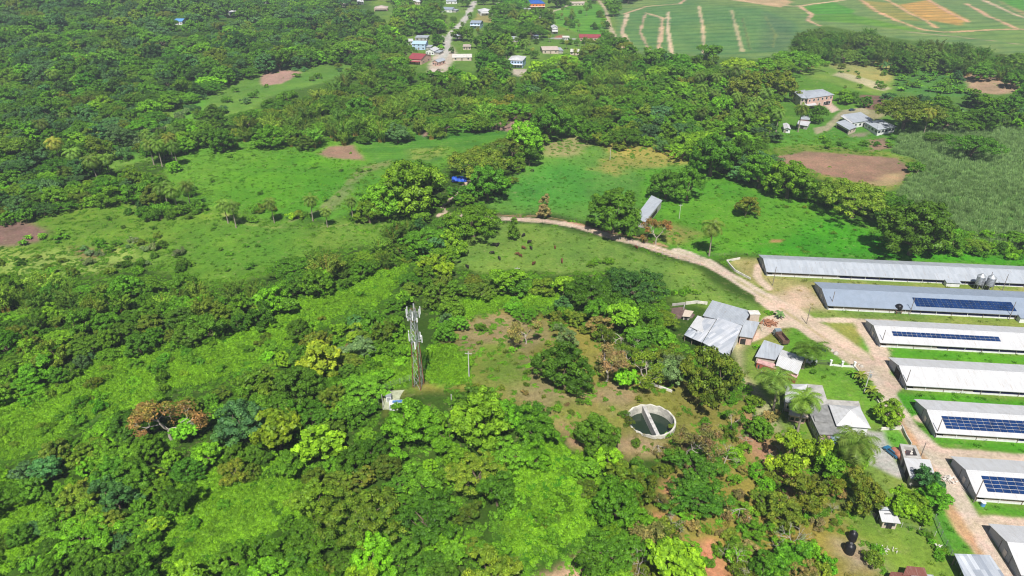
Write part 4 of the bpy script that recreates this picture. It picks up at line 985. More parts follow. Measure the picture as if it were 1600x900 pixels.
scatter([(870,410),(960,410),(1010,440),(960,430)], 8, 'shrub', dict(mid=1, fresh=1), .8, 1.4)
scatter([(1040,455),(1095,455),(1090,468),(1050,470)], 8, 'shrub', dict(mid=2, fresh=1), .7, 1.1)
scatter([(1180,480),(1215,490),(1215,500),(1190,495)], 4, 'shrub', dict(fresh=1), .4, .8)
scatter([(1225,545),(1290,560),(1290,600),(1235,590)], 3, 'shrub', dict(mid=1), .4, .7)
scatter([(1395,760),(1450,760),(1450,810),(1405,805)], 10, 'shrub', dict(fresh=2, bright=1, mid=1), .9, 1.6)
scatter([(1410,822),(1440,830),(1470,850),(1485,880),(1475,885),(1440,840)], 18, 'shrub', dict(fresh=1, mid=2), .35, .7)
scatter([(1290,690),(1360,700),(1340,740),(1300,730)], 14, 'shrub', dict(fresh=2, yellow=1, mid=1), .9, 1.5)
scatter([(1192,545),(1218,560),(1214,570),(1190,562)], 0, 'shrub', dict(fresh=2), .9, 1.2)
for px, py, w, t, lb in [(1203,562,14,'fresh','green vine bush growing between the red wall and grey roof'), (1216,556,12,'mid','smaller vine bush on the grey roofed house'), (1170,606,13,'fresh','small round bush beside the grassy path'),
                         (974,646,15,'mid','round bush touching the left side of the water tank'), (750,511,18,'mid','single bush on the bare upper hilltop'), (456,336,16,'yellow','yellow bush between palms of the field row'),
                         (822,580,12,'mid','tall thin bush on the green part of the hilltop'), (1116,528,14,'fresh','bush in front of the white corrugated roofs'), (1181,540,10,'fresh','bush beside the annexe of the big barn')]:
    hero('shrub', px, py, w, t, lb, cat='shrub')

# --- split into individuals and the mass
CATS = dict(round='tree', wide='tree', open='tree', broad='tree', dry='tree', bare='tree', column='tree', shrub='shrub', bamboo='bamboo', palm='palm tree', rosette='plant')
NAMES = dict(round='broadleaf_tree', wide='spreading_tree', open='loose_tree', broad='large_leaved_tree', dry='dry_tree', bare='bare_tree', column='slender_tree', shrub='shrub', bamboo='bamboo_clump', palm='coconut_palm', rosette='rosette_plant')
LIMIT = {'tree': 300, 'shrub': 230, 'bamboo': 120, 'palm tree': 110, 'plant': 70}
bycat = {}
for d in PLANTS:
    d['cat'] = d.get('cat') or CATS[d['kind']]
    d['inside'] = -10 < d['px'] < 1610 and -5 < d['py'] < 905
    bycat.setdefault(d['cat'], []).append(d)
for c, L in bycat.items():
    L.sort(key=lambda d: (-(1 if d.get('hero') else 0), -(d['w'] if d['inside'] else 0)))
    for i, d in enumerate(L): d['own'] = bool((i < LIMIT[c] and d['inside'] and d['w'] > 3) or d.get('hero'))
# words that say which tree: nearest findable landmark, side and rank
LM = [('lattice mast', 652, 600), ('round water tank', 1017, 655), ('dark hilltop tree', 885, 585), ('orange brown tree', 256, 650), ('lower bright meadow', 390, 790), ('upper bright meadow', 250, 575),
      ('bright creeper slope', 855, 790), ('big white barn', 1130, 530), ('flat roofed house', 1320, 655), ('long sheds', 1500, 560), ('small white hut', 1390, 800), ('pasture barn', 1012, 325),
      ('blue tarpaulin', 718, 280), ('grazed pasture', 880, 385), ('dark spreading trees', 1090, 750), ('yellow ridge tree', 498, 560), ('field palms', 423, 320), ('two storey pink house', 1272, 150),
      ('hip roofed farm house', 1375, 195), ('striped far field', 1110, 45), ('blue roofed village house', 835, 8), ('village road', 705, 60), ('far left clearing', 430, 118), ('brown ploughed plot', 1320, 262),
      ('cane field', 1520, 290), ('broad olive tree', 560, 800), ('red soil patch', 1035, 830), ('brown left plot', 20, 368)]
ORD = ['nearest', 'second nearest', 'third nearest', 'fourth nearest', 'fifth nearest', 'sixth nearest', 'seventh nearest', 'eighth nearest', 'ninth nearest', 'tenth nearest', 'eleventh nearest', 'twelfth nearest', 'thirteenth nearest', 'fourteenth nearest', 'fifteenth nearest']
FORM = dict(round='dense crowned tree', wide='flat crowned feathery tree', open='loose crowned tree', broad='large leaved tree', dry='thin half bare tree', bare='leafless twiggy tree', column='slender tree', shrub='shrub', bamboo='bamboo clump', palm='coconut palm', rosette='rosette plant')
def side(dx, dy):
    if abs(dx) > abs(dy)*1.2: return 'right of' if dx > 0 else 'left of'
    return 'below' if dy > 0 else 'above'
def label_set(L, form):
    g = {}
    for d in L:
        bx, by = d['px'], d['py']
        lm = min(LM, key=lambda m: (m[1]-bx)**2+((m[2]-by)*1.3)**2); dist = math.hypot(lm[1]-bx, lm[2]-by)
        g.setdefault((form(d), side(bx-lm[1], by-lm[2]), lm[0]), []).append((dist, d))
    for (fm, sd, lm), q in g.items():
        q.sort(key=lambda t: t[0])
        for i, (_, d) in enumerate(q):
            rk = '' if len(q) == 1 else ', '+(ORD[i] if i < len(ORD) else 'one of the farthest')+' such'
            d['label'] = f'{fm} {sd} the {lm}{rk}'
            if len(d['label'].split()) > 16: d['label'] = d['label'].replace(' such', '').replace('small ', '', 1)
label_set([d for d in PLANTS if d['own'] and not d.get('label')], lambda d: (('small ' if d['w'] < 20 else 'wide ' if d['w'] > 62 else '')+TWORD[d['tn']]+' '+FORM[d['kind']]))
GRP = {'tree': 'trees of the woods and fields', 'shrub': 'shrubs on open ground', 'bamboo': 'bamboo clumps', 'palm tree': 'coconut palms', 'plant': 'big leaved rosette plants'}
for d in PLANTS:
    if not d['own']: continue
    T = TEMPL[d['kind']][d['v']]
    o = thing(NAMES[d['kind']], d['label'], d['cat'], (d['x'], d['y'], d['z']-.1), d['rot'], GRP[d['cat']]); o.scale = (d['s']*d['ax'], d['s']/d['ax'], d['s']*d['sz'])
    c = link('crown', T['crown'], o); c['tint'] = list(d['tint'])
    link('trunk' if d['kind'] not in ('bamboo', 'shrub', 'rosette') else 'stem', T['trunk'], o)

def make_stuff(name, label, meshes, pts, rot, scl, tint, idx):
    col_ = bpy.data.collections.new(name+'_kinds')
    for i, me in enumerate(meshes): col_.objects.link(bpy.data.objects.new(f'{name}_kind_{i:02d}', me))
    me = bpy.data.meshes.new(name); n = len(pts); me.vertices.add(n); me.vertices.foreach_set('co', np.asarray(pts, np.float32).ravel())
    for nm, ty, dat, f in (('rot', 'FLOAT_VECTOR', rot, 'vector'), ('scl', 'FLOAT_VECTOR', scl, 'vector'), ('tint', 'FLOAT_COLOR', np.column_stack([tint, np.ones(n)]), 'color'), ('ti', 'INT', idx, 'value')):
        a = me.attributes.new(nm, ty, 'POINT'); a.data.foreach_set(f, np.asarray(dat, np.int32 if ty == 'INT' else np.float32).ravel())
    o = link(name, me); tag(o, label, kind='stuff')
    ng = bpy.data.node_groups.new(name, 'GeometryNodeTree'); ng.interface.new_socket('Geometry', in_out='INPUT', socket_type='NodeSocketGeometry'); ng.interface.new_socket('Geometry', in_out='OUTPUT', socket_type='NodeSocketGeometry')
    gi = ng.nodes.new('NodeGroupInput'); go = ng.nodes.new('NodeGroupOutput'); ip = ng.nodes.new('GeometryNodeInstanceOnPoints'); ci = ng.nodes.new('GeometryNodeCollectionInfo')
    ci.inputs[0].default_value = col_; ci.inputs['Separate Children'].default_value = True; ci.inputs['Reset Children'].default_value = True
    def na_(nm, ty):
        q = ng.nodes.new('GeometryNodeInputNamedAttribute'); q.data_type = ty; q.inputs[0].default_value = nm; return q.outputs['Attribute']
    er = ng.nodes.new('FunctionNodeEulerToRotation'); ng.links.new(na_('rot', 'FLOAT_VECTOR'), er.inputs[0])
    ng.links.new(gi.outputs[0], ip.inputs['Points']); ng.links.new(ci.outputs[0], ip.inputs['Instance']); ip.inputs['Pick Instance'].default_value = True
    ng.links.new(na_('ti', 'INT'), ip.inputs['Instance Index']); ng.links.new(er.outputs[0], ip.inputs['Rotation']); ng.links.new(na_('scl', 'FLOAT_VECTOR'), ip.inputs['Scale'])
    ng.links.new(ip.outputs[0], go.inputs[0]); md = o.modifiers.new('Scatter', 'NODES'); md.node_group = ng
    return o
TID = {}; TM = []
for k, L in TEMPL.items():
    for i, T in enumerate(L): TID[(k, i)] = len(TM); TM.append(joined(T['crown'], T['tr'], T['bm'], 'wood_'+k))
REST = [d for d in PLANTS if not d['own']]
make_stuff('forest', 'the rest of the dense green woods filling the valley', TM, [(d['x'], d['y'], d['z']-.1) for d in REST], [(0, 0, d['rot']) for d in REST], [(d['s']*d['ax'], d['s']/d['ax'], d['s']*d['sz']) for d in REST], [d['tint'] for d in REST], [TID[(d['kind'], d['v'])] for d in REST])

# --- low cover
COVM = [cover_mesh() for _ in range(3)]; TUFM = [tuft_mesh(70, 2.2, .55, .05) for _ in range(2)]; GRM = [tuft_mesh(40, .5, .35, .04, .9) for _ in range(2)]
cid = dict(zip(range(9), range(9)))
def sample_cls(k, dens, ymax=1200):
    """random points on the faces of a land class, density per square metre"""
    fq = q[fc == k]; a = np.stack([GX[fq], GY[fq]], -1); ctr = a.mean(1)
    area = np.abs((a[:, 2, 0]-a[:, 0, 0])*(a[:, 3, 1]-a[:, 1, 1])-(a[:, 2, 1]-a[:, 0, 1])*(a[:, 3, 0]-a[:, 1, 0]))/2
    area = area*((ctr[:, 1] < ymax) & (ctr[:, 1] > 45) & (np.abs(ctr[:, 0]) < ctr[:, 1]*.85+45))
    n = rs.poisson(area.sum()*dens); i = rs.choice(len(fq), n, p=area/area.sum()); u = rs.rand(n, 4); u /= u.sum(1)[:, None]
    x = (a[i, :, 0]*u).sum(1); y = (a[i, :, 1]*u).sum(1); z = GZ[fq[i, 0]]; return x, y, z, colr[fq[i, 0]]
def cover(name, label, x, y, z, tint, s0, s1, meshes, zf=1.0):
    n = len(x); s = rs.uniform(s0, s1, n); s2 = np.stack([s, s, s*zf*rs.uniform(.7, 1.2, n)], 1)
    make_stuff(name, label, meshes, np.stack([x, y, z], 1), np.stack([np.zeros(n), np.zeros(n), rs.uniform(0, 6.28, n)], 1), s2, tint, rs.randint(0, len(meshes), n))
x, y, z, c = sample_cls(7, .8); m = ~near_road(x, y, 1)
t = np.array(TI['bright'])*np.array([.68, .72, .7])*(1+.5*fbm(x, y, 9, 3)[:, None])*(1+rs.normal(size=(len(x), 1))*.12)
cover('creepers', 'bright green creepers smothering the open slopes', x[m], y[m], z[m]-.1, t[m], .6, 1.5, COVM)
x, y, z, c = sample_cls(8, .33); t = np.array(TI['reed'])*(1+.4*fbm(x, y, 20, 3)[:, None])*(1+rs.normal(size=(len(x), 1))*.15)
cover('cane_grass', 'tall grey green cane grass beside the long sheds', x, y, z, t, .7, 1.4, TUFM)
# weeds in the fields, undergrowth in the woods
HT = [i for i, r_ in enumerate(REG) if r_[0][0] == (690, 540)][0]
x, y, z, c = sample_cls(0, .34, 420)
px, py, _ = proj(x, y, z); m = ~near_road(x, y, 1.2) & (rs.rand(len(x)) < np.where(inpoly(px, py, REG[HT][0]), .2, np.where(inpoly(px, py, DRY), .3, np.where(y > 250, .25, .9))))
for poly in CANOPY: m &= ~inpoly(px, py, poly)
farmp = [(1140,395),(1640,395),(1640,1000),(1480,1000),(1400,900),(1330,790),(1230,690),(1170,610),(1150,560)]
m &= ~inpoly(px, py, farmp)
t = np.array(TI['mid'])*1.0*(1+.8*fbm(x, y, 12, 3)[:, None])*(1+rs.normal(size=(len(x), 1))*.18)
xw, yw, zw, cw = [np.concatenate(q_) for q_ in zip(*[sample_cls(k_, dn_, 620) for k_, dn_ in ((0, .004), (1, .009), (2, .004), (3, .003))])]
pxw, pyw, _ = proj(xw, yw, zw); mw_ = ~near_road(xw, yw, 1) & (vn(xw, yw, 9) > .45)
for poly in CANOPY: mw_ &= ~inpoly(pxw, pyw, poly)
mw_ &= ~inpoly(pxw, pyw, [(1190,398),(1640,410),(1640,1000),(1480,1000),(1440,700),(1200,470)])
x, y, z, m = [np.concatenate(q_) for q_ in ((x, xw), (y, yw), (z, zw), (m, mw_))]; tw = np.array(TI['mid'])*(1+rs.normal(size=(len(xw), 1))*.25); t = np.concatenate([t, tw])
cover('undergrowth', 'low green undergrowth between the trees', x[m], y[m], z[m]-.05, t[m], .3, 1.15, COVM, .8)
for k, dn in ((1, .10), (0, .05)):
    x, y, z, c = sample_cls(k, dn, 380); m = ~near_road(x, y, .5)
    t = c*np.array([1.0, 1.05, .8])*(1+rs.normal(size=(len(x), 1))*.2)
    if k == 0: x0, y0_, z0, t0, m0 = x, y, z, t, m
    else: x1, y1_, z1, t1, m1 = x, y, z, t, m
px, py, _ = proj(x0, y0_, z0)
for poly in CANOPY[:6]+CANOPY[-3:]: m0 &= ~inpoly(px, py, poly)
px, py, _ = proj(x1, y1_, z1)
cover('grass', 'tufts of longer grass on the lawns and pastures', np.r_[x0[m0], x1[m1]], np.r_[y0_[m0], y1_[m1]], np.r_[z0[m0], z1[m1]], np.r_[t0[m0], t1[m1]], .5, 1.3, GRM)

# ------------------------------------------------------------------ buildings
def V3(p): return Vector((p[0], p[1], p[2] if len(p) > 2 else 0))
def inset(c, d):
    n = len(c); m = sum((Vector(q[:2]) for q in c), Vector((0, 0)))/n; out = []
    for q in c:
        v = Vector(q[:2])-m; L = v.length; out.append(m+v*max(.3, (L-d*1.35)/L))
    return out
def opening(parent, a, b, t, w, z0, h, mat=None, kind='window', proud=.05, frame=None):
    a = Vector(a[:2]); b = Vector(b[:2]); L = (b-a).length; d = (b-a)/L; nrm = Vector((d.y, -d.x)); c = a+d*L*t+nrm*proud/2
    mb = MB(); mb.box((c.x, c.y, z0), (w, proud+.02, h), rz=math.atan2(d.y, d.x)); o = part(kind, mb, mat or GLASS, parent)
    if frame:
        fb = MB(); r = math.atan2(d.y, d.x)
        for s in (-1, 1): cc = c+d*s*(w/2+.05)+nrm*.02; fb.box((cc.x, cc.y, z0-.05), (.1, proud+.06, h+.1), rz=r)
        cc = c+nrm*.04; fb.box((cc.x, cc.y, z0-.14), (w+.3, proud+.12, .09), rz=r); fb.box((cc.x, cc.y, z0+h+.05), (w+.2, proud+.08, .1), rz=r)
        part('frame', fb, frame, o)
def bldg(name, label, cat, cen, blocks, group=None, rz=0):
    """cen: world point at the base. blocks: dicts with c = 4 corners (FL, FR, BR, BL, absolute xy), h = eave heights, roof kind, materials and openings"""
    t = thing(name, label, cat, cen, 0, group)
    for B in blocks:
        c = [Vector((q[0]-cen[0], q[1]-cen[1])) for q in B['c']]; n = 4
        h = B['h'] if hasattr(B['h'], '__len__') else [B['h']]*4
        th = B.get('th', .12); kind = B.get('roof', 'sheet'); zr = B.get('zr', 0); base = B.get('base', -.8)
        rf = MB()
        p = [Vector((c[i].x, c[i].y, h[i])) for i in range(4)]
        if kind == 'sheet': rf.slab(p, th)
        elif kind == 'gable':              # ridge parallel to the front edge
            r0 = (p[3]+p[0])/2+Vector((0, 0, zr)); r1 = (p[1]+p[2])/2+Vector((0, 0, zr))
            rf.slab([p[0], p[1], r1, r0], th); rf.slab([p[2], p[3], r0, r1], th)
        elif kind == 'gabley':
            r0 = (p[0]+p[1])/2+Vector((0, 0, zr)); r1 = (p[2]+p[3])/2+Vector((0, 0, zr))
            rf.slab([p[1], p[2], r1, r0], th); rf.slab([p[3], p[0], r0, r1], th)
        elif kind == 'hip':
            if (p[1]-p[0]).length > (p[2]-p[1]).length: a, b = (p[3]+p[0])/2, (p[1]+p[2])/2
            else: a, b = (p[0]+p[1])/2, (p[2]+p[3])/2
            k = B.get('hipk', .35); up = Vector((0, 0, zr)); r0 = a.lerp(b, k)+up; r1 = b.lerp(a, k)+up
            if (p[1]-p[0]).length > (p[2]-p[1]).length: fs = [[p[0], p[1], r1, r0], [p[1], p[2], r1], [p[2], p[3], r0, r1], [p[3], p[0], r0]]
            else: fs = [[p[0], p[1], r0], [p[1], p[2], r1, r0], [p[2], p[3], r1], [p[3], p[0], r0, r1]]
            if abs(k-.5) < .01: fs = [[p[i], p[(i+1) % 4], r0] for i in range(4)]
            for f_ in fs: rf.slab(f_, th)
        ro = part('roof', rf, B['rm'], t, B.get('rlabel'))
        if kind in ('gable', 'gabley', 'hip') and B.get('cap', True):
            mb = MB(); mb.tube([r0+Vector((0, 0, .03)), r1+Vector((0, 0, .03))], .1, 5) if (r0-r1).length > .3 else None
            if kind == 'hip':
                for q, e in ((p[0], r0), (p[3], r0 if (p[1]-p[0]).length > (p[2]-p[1]).length else r1), (p[1], r1 if (p[1]-p[0]).length > (p[2]-p[1]).length else r0), (p[2], r1)): mb.tube([q+Vector((0, 0, .02)), e+Vector((0, 0, .03))], .08, 4)
            if mb.v: part('ridge_cap', mb, B['rm'], ro)
        if B.get('wm') is not None:
            w = inset(c, B.get('in', .5)); wl = MB(); hh = [h[i]-th-.02 for i in range(4)]
            for i in range(4):
                j = (i+1) % 4; a, b = w[i], w[j]; L = (b-a).length
                pts = [(a.x, a.y, base), (b.x, b.y, base), (b.x, b.y, hh[j])]; uv = [(0, base), (L, base), (L, hh[j])]
                if (kind == 'gable' and i in (1, 3)) or (kind == 'gabley' and i in (0, 2)):
                    m = (a+b)/2; pts.append((m.x, m.y, (hh[i]+hh[j])/2+zr*.93)); uv.append((L/2, (hh[i]+hh[j])/2+zr*.93))
                pts.append((a.x, a.y, hh[i])); uv.append((0, hh[i])); wl.face(pts, uv)
            wo = part('wall', wl, B['wm'], t, B.get('wlabel'))
            for e, k, ww, z0, wh in B.get('win', ()):
                for i in range(k): opening(t, w[e], w[(e+1) % 4], (i+.5)/k if k > 1 else B.get('wt', .5), ww, z0, wh, frame=B.get('fm'))
            for e, tt, ww, wh in B.get('door', ()): opening(t, w[e], w[(e+1) % 4], tt, ww, 0, wh, B.get('dm', WOOD), 'door', .06)
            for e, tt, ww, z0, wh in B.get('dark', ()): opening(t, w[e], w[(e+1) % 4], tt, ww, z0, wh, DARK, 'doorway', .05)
        if B.get('posts'):
            for i in B['posts']:
                q = inset(c, .3)[i]; mb = MB(); mb.box((q.x, q.y, base), (.18, .18, h[i]-base-th)); part('post', mb, WOOD, t)
    return t
def gz(px, py): return float(P(px, py).z)
def qpx(pts, h, z0): 
    h = h if hasattr(h, '__len__') else [h]*4
    return [tuple(PZ(a, b, z0+k)[:2]) for (a, b), k in zip(pts, h)]
def base_of(px, py): 
    p = P(px, py); return (p.x, p.y, p.z)

# --- seven long sheds
DIR = R(-5.8)
def shed(flpx, W_, label, roofm, solar=None, mesh_len=22, door=False, L=125, door_wide=None, annex=()):
    p = P(*flpx); t = thing('poultry_shed', label, 'shed', (p.x, p.y, p.z), DIR, 'long low sheds of the poultry farm')
    ze, zr, oh = 2.15, 3.9, .7
    ax = Vector((math.cos(DIR), math.sin(DIR)))
    f0 = (-.35, -oh, ze-.15); f1 = (L, -oh, ze-.15); m0 = (-.35, W_/2, zr); m1 = (L, W_/2, zr); b0 = (-.35, W_+oh, ze-.15); b1 = (L, W_+oh, ze-.15)
    mb = MB()
    nseg = 24
    for i in range(nseg):                 # slightly uneven sheets as on a real roof
        x0 = -.35+(L+.35)*i/nseg; x1 = -.35+(L+.35)*(i+1)/nseg
        mb.slab([(x0, -oh, ze-.15), (x1, -oh, ze-.15), (x1, W_/2, zr), (x0, W_/2, zr)], .06, [(x0, 0), (x1, 0), (x1, W_/2), (x0, W_/2)])
        mb.slab([(x1, W_+oh, ze-.15), (x0, W_+oh, ze-.15), (x0, W_/2, zr), (x1, W_/2, zr)], .06, [(x1, 0), (x0, 0), (x0, W_/2), (x1, W_/2)])
    ro = part('roof', mb, roofm, t)
    mb = MB(); mb.slab([(-.36, W_/2-.35, zr-.04), (L, W_/2-.35, zr-.04), (L, W_/2, zr+.06), (-.36, W_/2, zr+.06)], .03); mb.slab([(L, W_/2+.35, zr-.04), (-.36, W_/2+.35, zr-.04), (-.36, W_/2, zr+.06), (L, W_/2, zr+.06)], .03)
    part('ridge_cap', mb, roofm, ro)
    for x, s in ((0, -1), (L-.3, 1)):      # gable ends in corrugated sheet
        g = MB(); pts = [(x, 0, -.5), (x, W_, -.5), (x, W_, ze-.1), (x, W_/2, zr-.12), (x, 0, ze-.1)]; q = [(x+.12, b, c) for _, b, c in pts]
        g.face(list(reversed(pts)), [(b, c) for _, b, c in reversed(pts)]); g.face(q, [(b, c) for _, b, c in q])
        for i in range(5): j = (i+1) % 5; g.face([pts[i], pts[j], q[j], q[i]])
        go = part('gable_wall', g, GABLE, t)
        if s < 0:
            if door_wide:
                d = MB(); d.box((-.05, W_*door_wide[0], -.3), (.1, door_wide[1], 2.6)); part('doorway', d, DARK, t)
            for y0 in (W_*.3, W_*.64):
                d = MB(); d.box((-.04, y0, -.3), (.08, .08, 2.9 if y0 < W_*.5 else 2.9)); part('frame', d, STEELD, go)
            d = MB(); d.box((-.05, W_*.47, -.2), (.09, 1.1, 2.1)); part('door', d, STEEL, t)
    mb = MB(); mb.box((L/2, .1, -.5), (L-.4, .2, 1.0)); mb.box((L/2, W_-.1, -.5), (L-.4, .2, 1.0)); part('plinth', mb, WALLW, t)
    mb = MB(); mb.box((L/2+mesh_len/2, .12, .45), (L-.6-mesh_len, .1, 1.35)); mb.box((L/2, W_-.12, .45), (L-.6, .1, 1.35)); part('curtain', mb, CURT, t)
    mb = MB()
    mb.box((mesh_len/2+1, .06, -.2), (mesh_len-2, .1, 1.5))
    part('mesh_panel', mb, WOOD, t)
    mb = MB(); mb.box((mesh_len/2+1, -.02, .62), (mesh_len-2, .06, .08)); mb.box((L/2, -.62, ze-.33), (L-.5, .05, .14))
    part('rail', mb, WALLW, t)
    n = 26
    for i in range(n):
        x = .3+(L-1)*i/(n-1); mb = MB(); mb.box((x, -.05, -.5), (.14, .14, ze+.35)); part('post', mb, WHITEP if i % 2 else WOOD, t)
    for (x, w_, hh) in annex:              # little lean-tos against the front
        mb = MB(); mb.slab([(x, -2.6, 1.9), (x+w_, -2.6, 1.9), (x+w_, -.55, 2.25), (x, -.55, 2.25)], .07); po = part('porch_roof', mb, roofm, t)
        mb = MB(); mb.box((x+w_/2, -1.3, -.4), (w_-.4, 1.9, 2.1)); part('porch', mb, WALLW, t)
    if solar:
        xl, xr, cols, rows, v0, pw, ph = solar
        a = P(xl, flpx[1]-14).xy-p.xy; x0 = a.dot(ax); e = (P(xr, flpx[1]-14+(xr-xl)*.085).xy-p.xy).dot(ax)
        if xr < 1600: pw = (e-x0)/cols
        cx = xl; 
        pb = MB(); g_ = .13
        pb.box((0, 0, 0), (pw-g_, ph-g_, .04)); pm = pb.mesh('solar_panel', SOLAR)
        fb = MB()
        for k in range(1, 3): fb.box((-pw/2+pw*k/3, 0, .041), (.02, ph-.12, .004))
        sl = math.atan2(zr-(ze-.15), W_/2+oh)
        for i in range(cols):
            for j in range(rows):
                y = -oh*math.cos(sl)+v0*math.cos(sl)+(j+.5)*ph*math.cos(sl); z = (ze-.15)+(v0+(j+.5)*ph)*math.sin(sl)+.1
                o = bpy.data.objects.new('solar_panel', pm); C.objects.link(o); o.parent = t; o.location = (x0+(i+.5)*pw, y, z); o.rotation_euler = (sl, 0, 0)
    return t
shed((1197, 431), 13, 'farthest long shed with pale grey roof behind two feed silos', PALE_R, None, 26, annex=[(62, 5, 2)])
shed((1292, 484), 15.5, 'long blue grey roofed shed with a large solar array, second from the meadow', BLUE_R, (1414, 1572, 21, 4, 1.7, 2.1, 1.12), 27, annex=[(60, 6, 2)])
shed((1373, 542), 12.5, 'white roofed shed with a narrow two row solar strip', WHITE_R, (1386, 1556, 22, 2, 3.0, 1.62, 1.02), 17)
shed((1414, 609), 12.5, 'white roofed shed without solar panels, dark doorway in its gable', WHITE_R, None, 18, door_wide=(.5, 3.2))
shed((1459, 683), 12.5, 'white roofed shed with solar rows, between the plain shed and the road branch', WHITE_R, (1466, 1700, 24, 4, 1.4, 1.66, 1.0), 20)
shed((1522, 783), 12, 'white roofed shed with solar rows beside the road fork, nearest but one', WHITE_R, (1530, 1700, 24, 4, 1.4, 1.75, 1.05), 16)
shed((1590, 905), 12, 'nearest shed, only its gable corner shows at the frame corner', WHITE_R, None, 16)

# --- feed silos
for i, (px, py, lb) in enumerate([(1527, 452, 'galvanised feed silo, the one nearer the barn road'), (1543, 454, 'galvanised feed silo, the one with poles beside it')]):
    if i == 0:
        t = thing('feed_silo', lb, 'silo', base_of(px, py), 0, 'feed silos in front of the farthest shed')
        mb = MB(); mb.tube([(0, 0, 2.3), (0, 0, 2.9), (0, 0, 3.5), (0, 0, 4.1), (0, 0, 4.7), (0, 0, 5.3)], 1.38, 18); body = part('body', mb, STEEL, t)
        mb = MB()
        for z in (2.9, 3.5, 4.1, 4.7): mb.tube([(0, 0, z-.03), (0, 0, z+.03)], 1.41, 18)
        part('band', mb, STEELD, body)
        mb = MB(); mb.tube([(0, 0, 5.28), (0, 0, 6.2), (0, 0, 6.35)], [1.48, .35, .3], 18); part('roof', mb, STEEL, t)
        mb = MB(); mb.tube([(0, 0, 1.0), (0, 0, 2.3)], [.25, 1.36], 16); part('hopper', mb, STEELD, t)
        for k in range(4):
            a = math.pi/4+k*math.pi/2; mb = MB(); mb.tube([(1.25*math.cos(a), 1.25*math.sin(a), -.2), (1.25*math.cos(a), 1.25*math.sin(a), 2.6)], .08, 5); part('leg', mb, STEEL, t)
        mb = MB()
        for z in np.arange(.3, 5.4, .35): mb.tube([(-.2, -1.5, z), (.2, -1.5, z)], .02, 3)
        mb.tube([(-.2, -1.5, 0), (-.2, -1.5, 5.5)], .03, 4); mb.tube([(.2, -1.5, 0), (.2, -1.5, 5.5)], .03, 4); part('ladder', mb, STEELD, t)
        silo = t
    else: dup(silo, base_of(px, py), .3, lb)

# --- big white barn complex
z0 = gz(1130, 540)
def blk(px4, h, **k): return dict(c=qpx(px4, h, z0), h=h, **k)
cen = (P(1130, 540).x, P(1130, 540).y, z0)
bldg('barn', 'big barn with several white and grey corrugated roofs left of the dirt road', 'barn', cen, [
    blk([(1098, 493), (1161, 508), (1174, 486), (1113, 469)], [5.2, 5.2, 4.2, 4.2], rm=PALE_R, wm=CONC, rlabel='roof slope at the back, its shade painted in as blue grey'),  # slope tilted away from the sun, its shade put into a greyer sheet
    blk([(1098, 535), (1137, 557), (1160, 509), (1122, 496)], [3.6, 3.6, 5.35, 5.35], rm=BARN_R, wm=WALLW, rlabel='large white corrugated roof', win=[(0, 3, 1.2, 1.2, 1.1)], dark=[(1, .4, 2.6, -.4, 2.6)]),
    blk([(1082, 529), (1097, 535), (1121, 496), (1103, 493)], [3.2, 3.4, 5.0, 4.4], rm=BARN_R, wm=None, rlabel='striped sheet roof on the left'),
    blk([(1078, 510), (1098, 520), (1112, 499), (1090, 493)], [3.7, 3.9, 4.3, 4.0], rm=WHITE_R, wm=WALLB, rlabel='plain white roof on the left', th=.15),
    blk([(1069, 523), (1082, 529), (1090, 514), (1078, 510)], [2.9, 2.9, 3.3, 3.3], rm=STREAK_R, wm=None, posts=(0, 1)),
    blk([(1155, 525), (1176, 528), (1187, 503), (1164, 500)], [3.0, 2.9, 3.6, 3.8], rm=PALE_R, wm=WALLP, rlabel='grey annexe roof on the right', dark=[(0, .3, 1.6, -.3, 2.1)], win=[(1, 2, 1, 1, .9)]),
], None)
p = PZ(1173, 491, z0+4.4); mb = MB(); mb.box((0, 0, -4.6), (3, 2.2, 5.2)); t = thing('water_house', 'small pale block standing at the right rear corner of the barn', 'shed', (p.x+1, p.y, z0+4.4)); part('wall', mb, WALLB, t); mb = MB(); mb.box((0, 0, .6), (3.4, 2.6, .14)); part('roof', mb, CONCW, t)
# yard pens left of the barn
def wall_line(name, label, pts, hgt_, th, mat, cat='wall', group=None):
    ps = [P(*q) for q in pts]; o = ps[0]; mb = MB()
    for a, b in zip(ps[:-1], ps[1:]):
        d = (b-a); d.z = 0; L = d.length; n = Vector((-d.y, d.x, 0)).normalized()*th/2; k = max(1, int(L/4))
        for i in range(k):
            u = a.lerp(b, i/k); v = a.lerp(b, (i+1)/k); u.z = float(hgt(u.x, u.y)); v.z = float(hgt(v.x, v.y)); u = u-o; v = v-o
            q = [u-n, v-n, v+n, u+n]; mb.hexa([(c.x, c.y, c.z-.5) for c in q], [(c.x, c.y, c.z+hgt_) for c in q])
    ob = link(name, mb.mesh(name, mat)); ob.location = o; return tag(ob, label, cat, group)
wall_line('pen_wall', 'low concrete pen wall above the soil yard left of the barn', [(1071, 476), (1088, 474), (1105, 476)], 1.1, .25, CONCW)
wall_line('pen_wall', 'grey pen wall along the upper edge of the soil yard', [(1050, 478), (1070, 476), (1068, 484)], .9, .25, CONC)
def slab_at(name, label, px4, h0, h1, mat, cat):
    ps = [P(*q) for q in px4]; o = sum(ps, Vector())/len(ps); mb = MB(); mb.prism([(q.x-o.x, q.y-o.y) for q in ps], h0, h1); ob = link(name, mb.mesh(name, mat)); ob.location = o; return tag(ob, label, cat)
slab_at('soil_yard', 'dark trodden soil yard left of the barn', [(1047, 498), (1072, 508), (1086, 492), (1066, 480), (1050, 482)], -.3, .06, plain('trodden_soil', (.13, .085, .075), .95, .4, 1, bump=.05), 'yard')['kind'] = 'structure'
z0 = gz(1075, 493)
